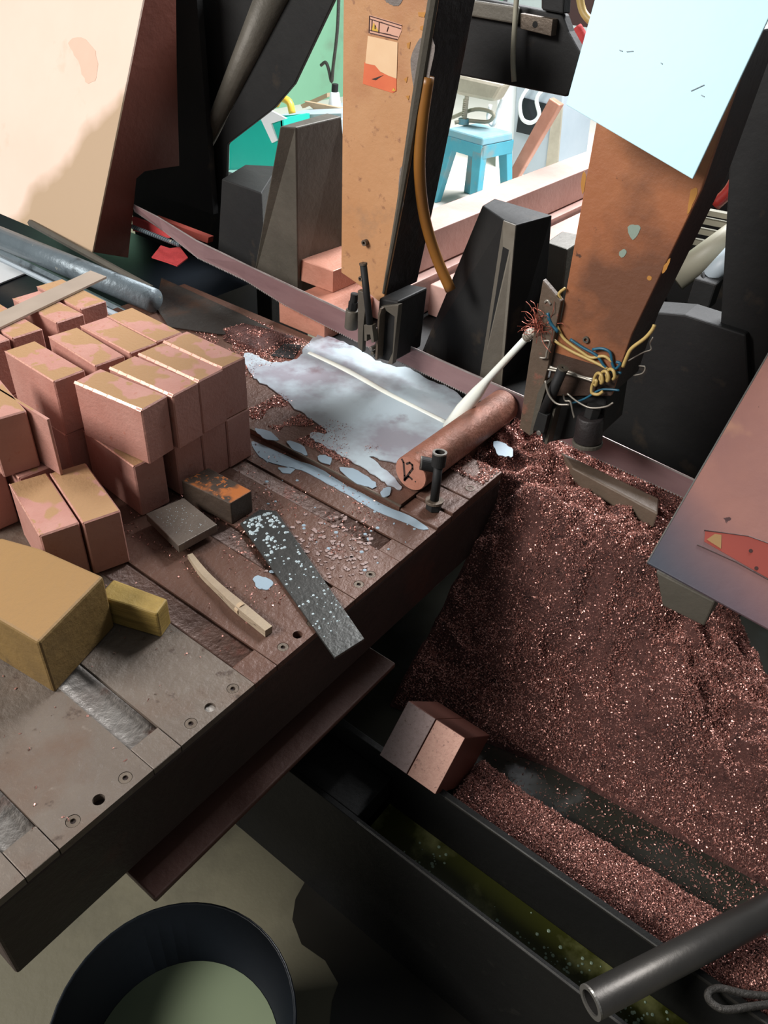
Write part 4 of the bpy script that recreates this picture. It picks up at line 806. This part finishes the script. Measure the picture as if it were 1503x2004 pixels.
o = B().tube([at(880, 232, y=SY+.1), at(930, 214, y=SY+.1), at(965, 222, y=SY+.1), at(955, 238, y=SY+.1), at(915, 236, y=SY+.05), at(890, 240, y=SY)], .012, 8, spl=5).build('cable_coil', greyhose, None, 0, True); tag(o, 'grey cable loop lying on the blue stool', 'cable')
o = B().tube([at(960, 205, y=SY+.2), at(955, 230, y=SY+.2), at(965, 245, y=SY+.2), at(975, 215, y=SY+.2), at(985, 190, y=SY+.2)], .012, 8, spl=5).build('white_hose', whitep, None, 0, True); tag(o, 'white hose hanging beside the white cabinet', 'hose')
cbn = thing('machine_cabinet', (-2.9, 5.6, 0), 'white and grey machine cabinet with a dark opening behind the stool', 'cabinet')
cA = at(978, 335, z=0.0); CYY = 5.55
B().prism([at(968, 340, y=CYY), at(1000, 345, y=CYY), at(1025, 100, y=CYY), at(975, 80, y=CYY)], (0, .5, 0)).build('cabinet_side', whitep, cbn, .01)
B().prism([at(1000, 345, y=CYY-.02), at(1085, 365, y=CYY-.02), at(1108, 130, y=CYY-.02), at(1012, 120, y=CYY-.02)], (0, .5, 0)).build('cabinet_front', greyp, cbn, .01)
B().prism([at(1010, 258, y=CYY-.03), at(1060, 270, y=CYY-.03), at(1075, 205, y=CYY-.03), at(1020, 190, y=CYY-.03)], (0, .02, 0)).build('opening', bucketm, cbn)
B().prism([at(1065, 350, y=CYY-.03), at(1088, 350, y=CYY-.03), at(1100, 205, y=CYY-.03), at(1083, 200, y=CYY-.03)], (0, .02, 0)).build('side_vent', castgrey, cbn)
o = B().tube([at(1034, 170, y=CYY-.1), at(1018, 200, y=CYY-.1), at(1022, 232, y=CYY-.1), at(1040, 240, y=CYY-.1), at(1055, 225, y=CYY-.1), at(1050, 195, y=CYY-.1), at(1062, 175, y=CYY-.1)], .014, 8, spl=5).build('white_cable', whitep, None, 0, True); tag(o, 'white cable looped over the dark cabinet opening', 'cable')
PL = 4.9
o = B().prism([at(972, 382, y=PL), at(992, 384, y=PL), at(1096, 206, y=PL), at(1075, 192, y=PL)], (0, .06, 0)).build('copper_plank', cop_plain, None, .006); tag(o, 'copper plank leaning against the white cabinet', 'plank')
for i, (xa, ya, lab) in enumerate(((1120, 270, 'pale stone slab stack at right behind the copper bars'),)):
    o = B().bx(-2.1, -1.4, 5.4, 7.0, 0, .55).build('stone_slab', greyp); tag(o, lab, 'slab')
# crate and clutter under the green wall
cr = thing('plastic_crate', (-3.6, 3.6, 0), 'bright teal plastic crate behind the black strut', 'crate')
YT = 3.5
cr_p = [(lambda v: Vector((v.x, v.y, .001)))(at(436, 345, y=YT)), (lambda v: Vector((v.x, v.y, .001)))(at(560, 330, y=YT)), at(552, 232, y=YT), at(400, 246, y=YT)]
B().prism(cr_p, (0, .012, 0)).build('crate_side', teal, cr)
B().prism([at(436, 345, y=YT-.01), at(560, 334, y=YT-.01), at(560, 329, y=YT-.01), at(436, 333, y=YT-.01)], (0, .02, 0)).build('crate_rim', teal_l, cr, .002)
B().prism([at(440, 332, y=YT-.01), at(447, 332, y=YT-.01), at(447, 270, y=YT-.01), at(440, 270, y=YT-.01)], (0, .02, 0)).build('crate_post', teal_l, cr, .002)
B().prism([v+Vector((0, .22, 0)) for v in cr_p], (0, .012, 0)).build('crate_back', teal, cr)
B().prism([cr_p[1], cr_p[2], cr_p[2]+Vector((0, .22, 0)), cr_p[1]+Vector((0, .22, 0))], (-.012, 0, 0)).build('crate_end', teal, cr)
o = B().prism([at(505, 222, y=YT-.013), at(527, 215, y=YT-.013), at(560, 232, y=YT-.013), at(530, 242, y=YT-.013), at(542, 275, y=YT-.013), at(532, 280, y=YT-.013)], (0, .012, 0)).build('white_bracket', whitep); tag(o, 'white angled bracket hanging over the teal crate', 'bracket')
o = B().tube([at(540, 205, y=3.8), at(548, 192, y=3.8), at(566, 200, y=3.8), at(572, 222, y=3.8)], .022, 10, spl=4).build('yellow_handle', yellowp, None, 0, True); tag(o, 'yellow handle of a tool above the crate', 'handle')
sh = B().prism([at(540, 240, y=4.0), at(668, 232, y=4.0), at(668, 222, y=4.0), at(540, 226, y=4.0)], (0, .8, 0)).build('workbench', greyp); tag(sh, 'pale grey bench top under the green wall', 'bench')
bz = min((sh.matrix_basis @ v.co).z for v in sh.data.vertices); bxs = [(sh.matrix_basis @ v.co) for v in sh.data.vertices]
for k in (0, 1, 4, 5):
    v = bxs[k]; B().bx(v.x-.02, v.x+.02, v.y-.02, v.y+.02, 0, v.z+.0).build('leg', greyp, sh)
o = B().prism([at(595, 198, y=4.3), at(668, 212, y=4.3), at(664, 224, y=4.3), at(630, 228, y=4.3)], (0, .03, 0)).build('plywood_board', ply); tag(o, 'thin plywood board lying tilted on the clutter under the green wall', 'board')
o = B().prism([at(588, 205, y=4.6), at(640, 182, y=4.6), at(640, 190, y=4.6), at(592, 212, y=4.6)], (0, .03, 0)).build('wooden_batten', ply); tag(o, 'wooden batten leaning against the base of the green wall', 'batten')
bt = thing('plastic_bottle', tuple(at(655, 215, y=4.4)), 'white plastic bottle with a black cap under the green wall', 'bottle')
B().cyl(at(655, 212, y=4.4), at(655, 180, y=4.4), [.045, .03], 16).build('bottle_body', whitep, bt, .006, True); B().cyl(at(655, 180, y=4.4), at(656, 164, y=4.4), .022, 12).build('cap', dark, bt, .003)
o = B().tube([at(664, -30, y=5.0), at(660, 60, y=5.0), at(652, 130, y=5.0), at(649, 160, y=5.0), at(643, 135, y=5.0), at(637, 122, y=5.0), at(628, 128, y=5.0)], .012, 8, spl=5).build('hanging_rope', rope, None, 0, True); tag(o, 'dark rope hanging down in front of the green wall', 'rope')
# clutter right of the beam
YK = 2.6
o = B().tube([at(1132, -20, y=YK), at(1140, 20, y=YK), at(1155, 40, y=YK), at(1165, 42, y=YK)], .012, 8, spl=4).build('yellow_cable', wy, None, 0, True); tag(o, 'yellow cable behind the white sheet at the top', 'cable')
o = B().tube([at(1128, 55, y=YK), at(1140, 75, y=YK), at(1158, 110, y=YK)], .018, 8, spl=4).build('red_cable', redrag, None, 0, True); tag(o, 'bright red hose behind the beam end', 'hose')
o = B().prism([at(1060, -40, y=YK+.1), at(1190, -40, y=YK+.1), at(1190, 60, y=YK+.1), at(1060, 40, y=YK+.1)], (0, .1, 0)).build('control_box', coral_dk); tag(o, 'dark reddish control box behind the cross beam', 'box')
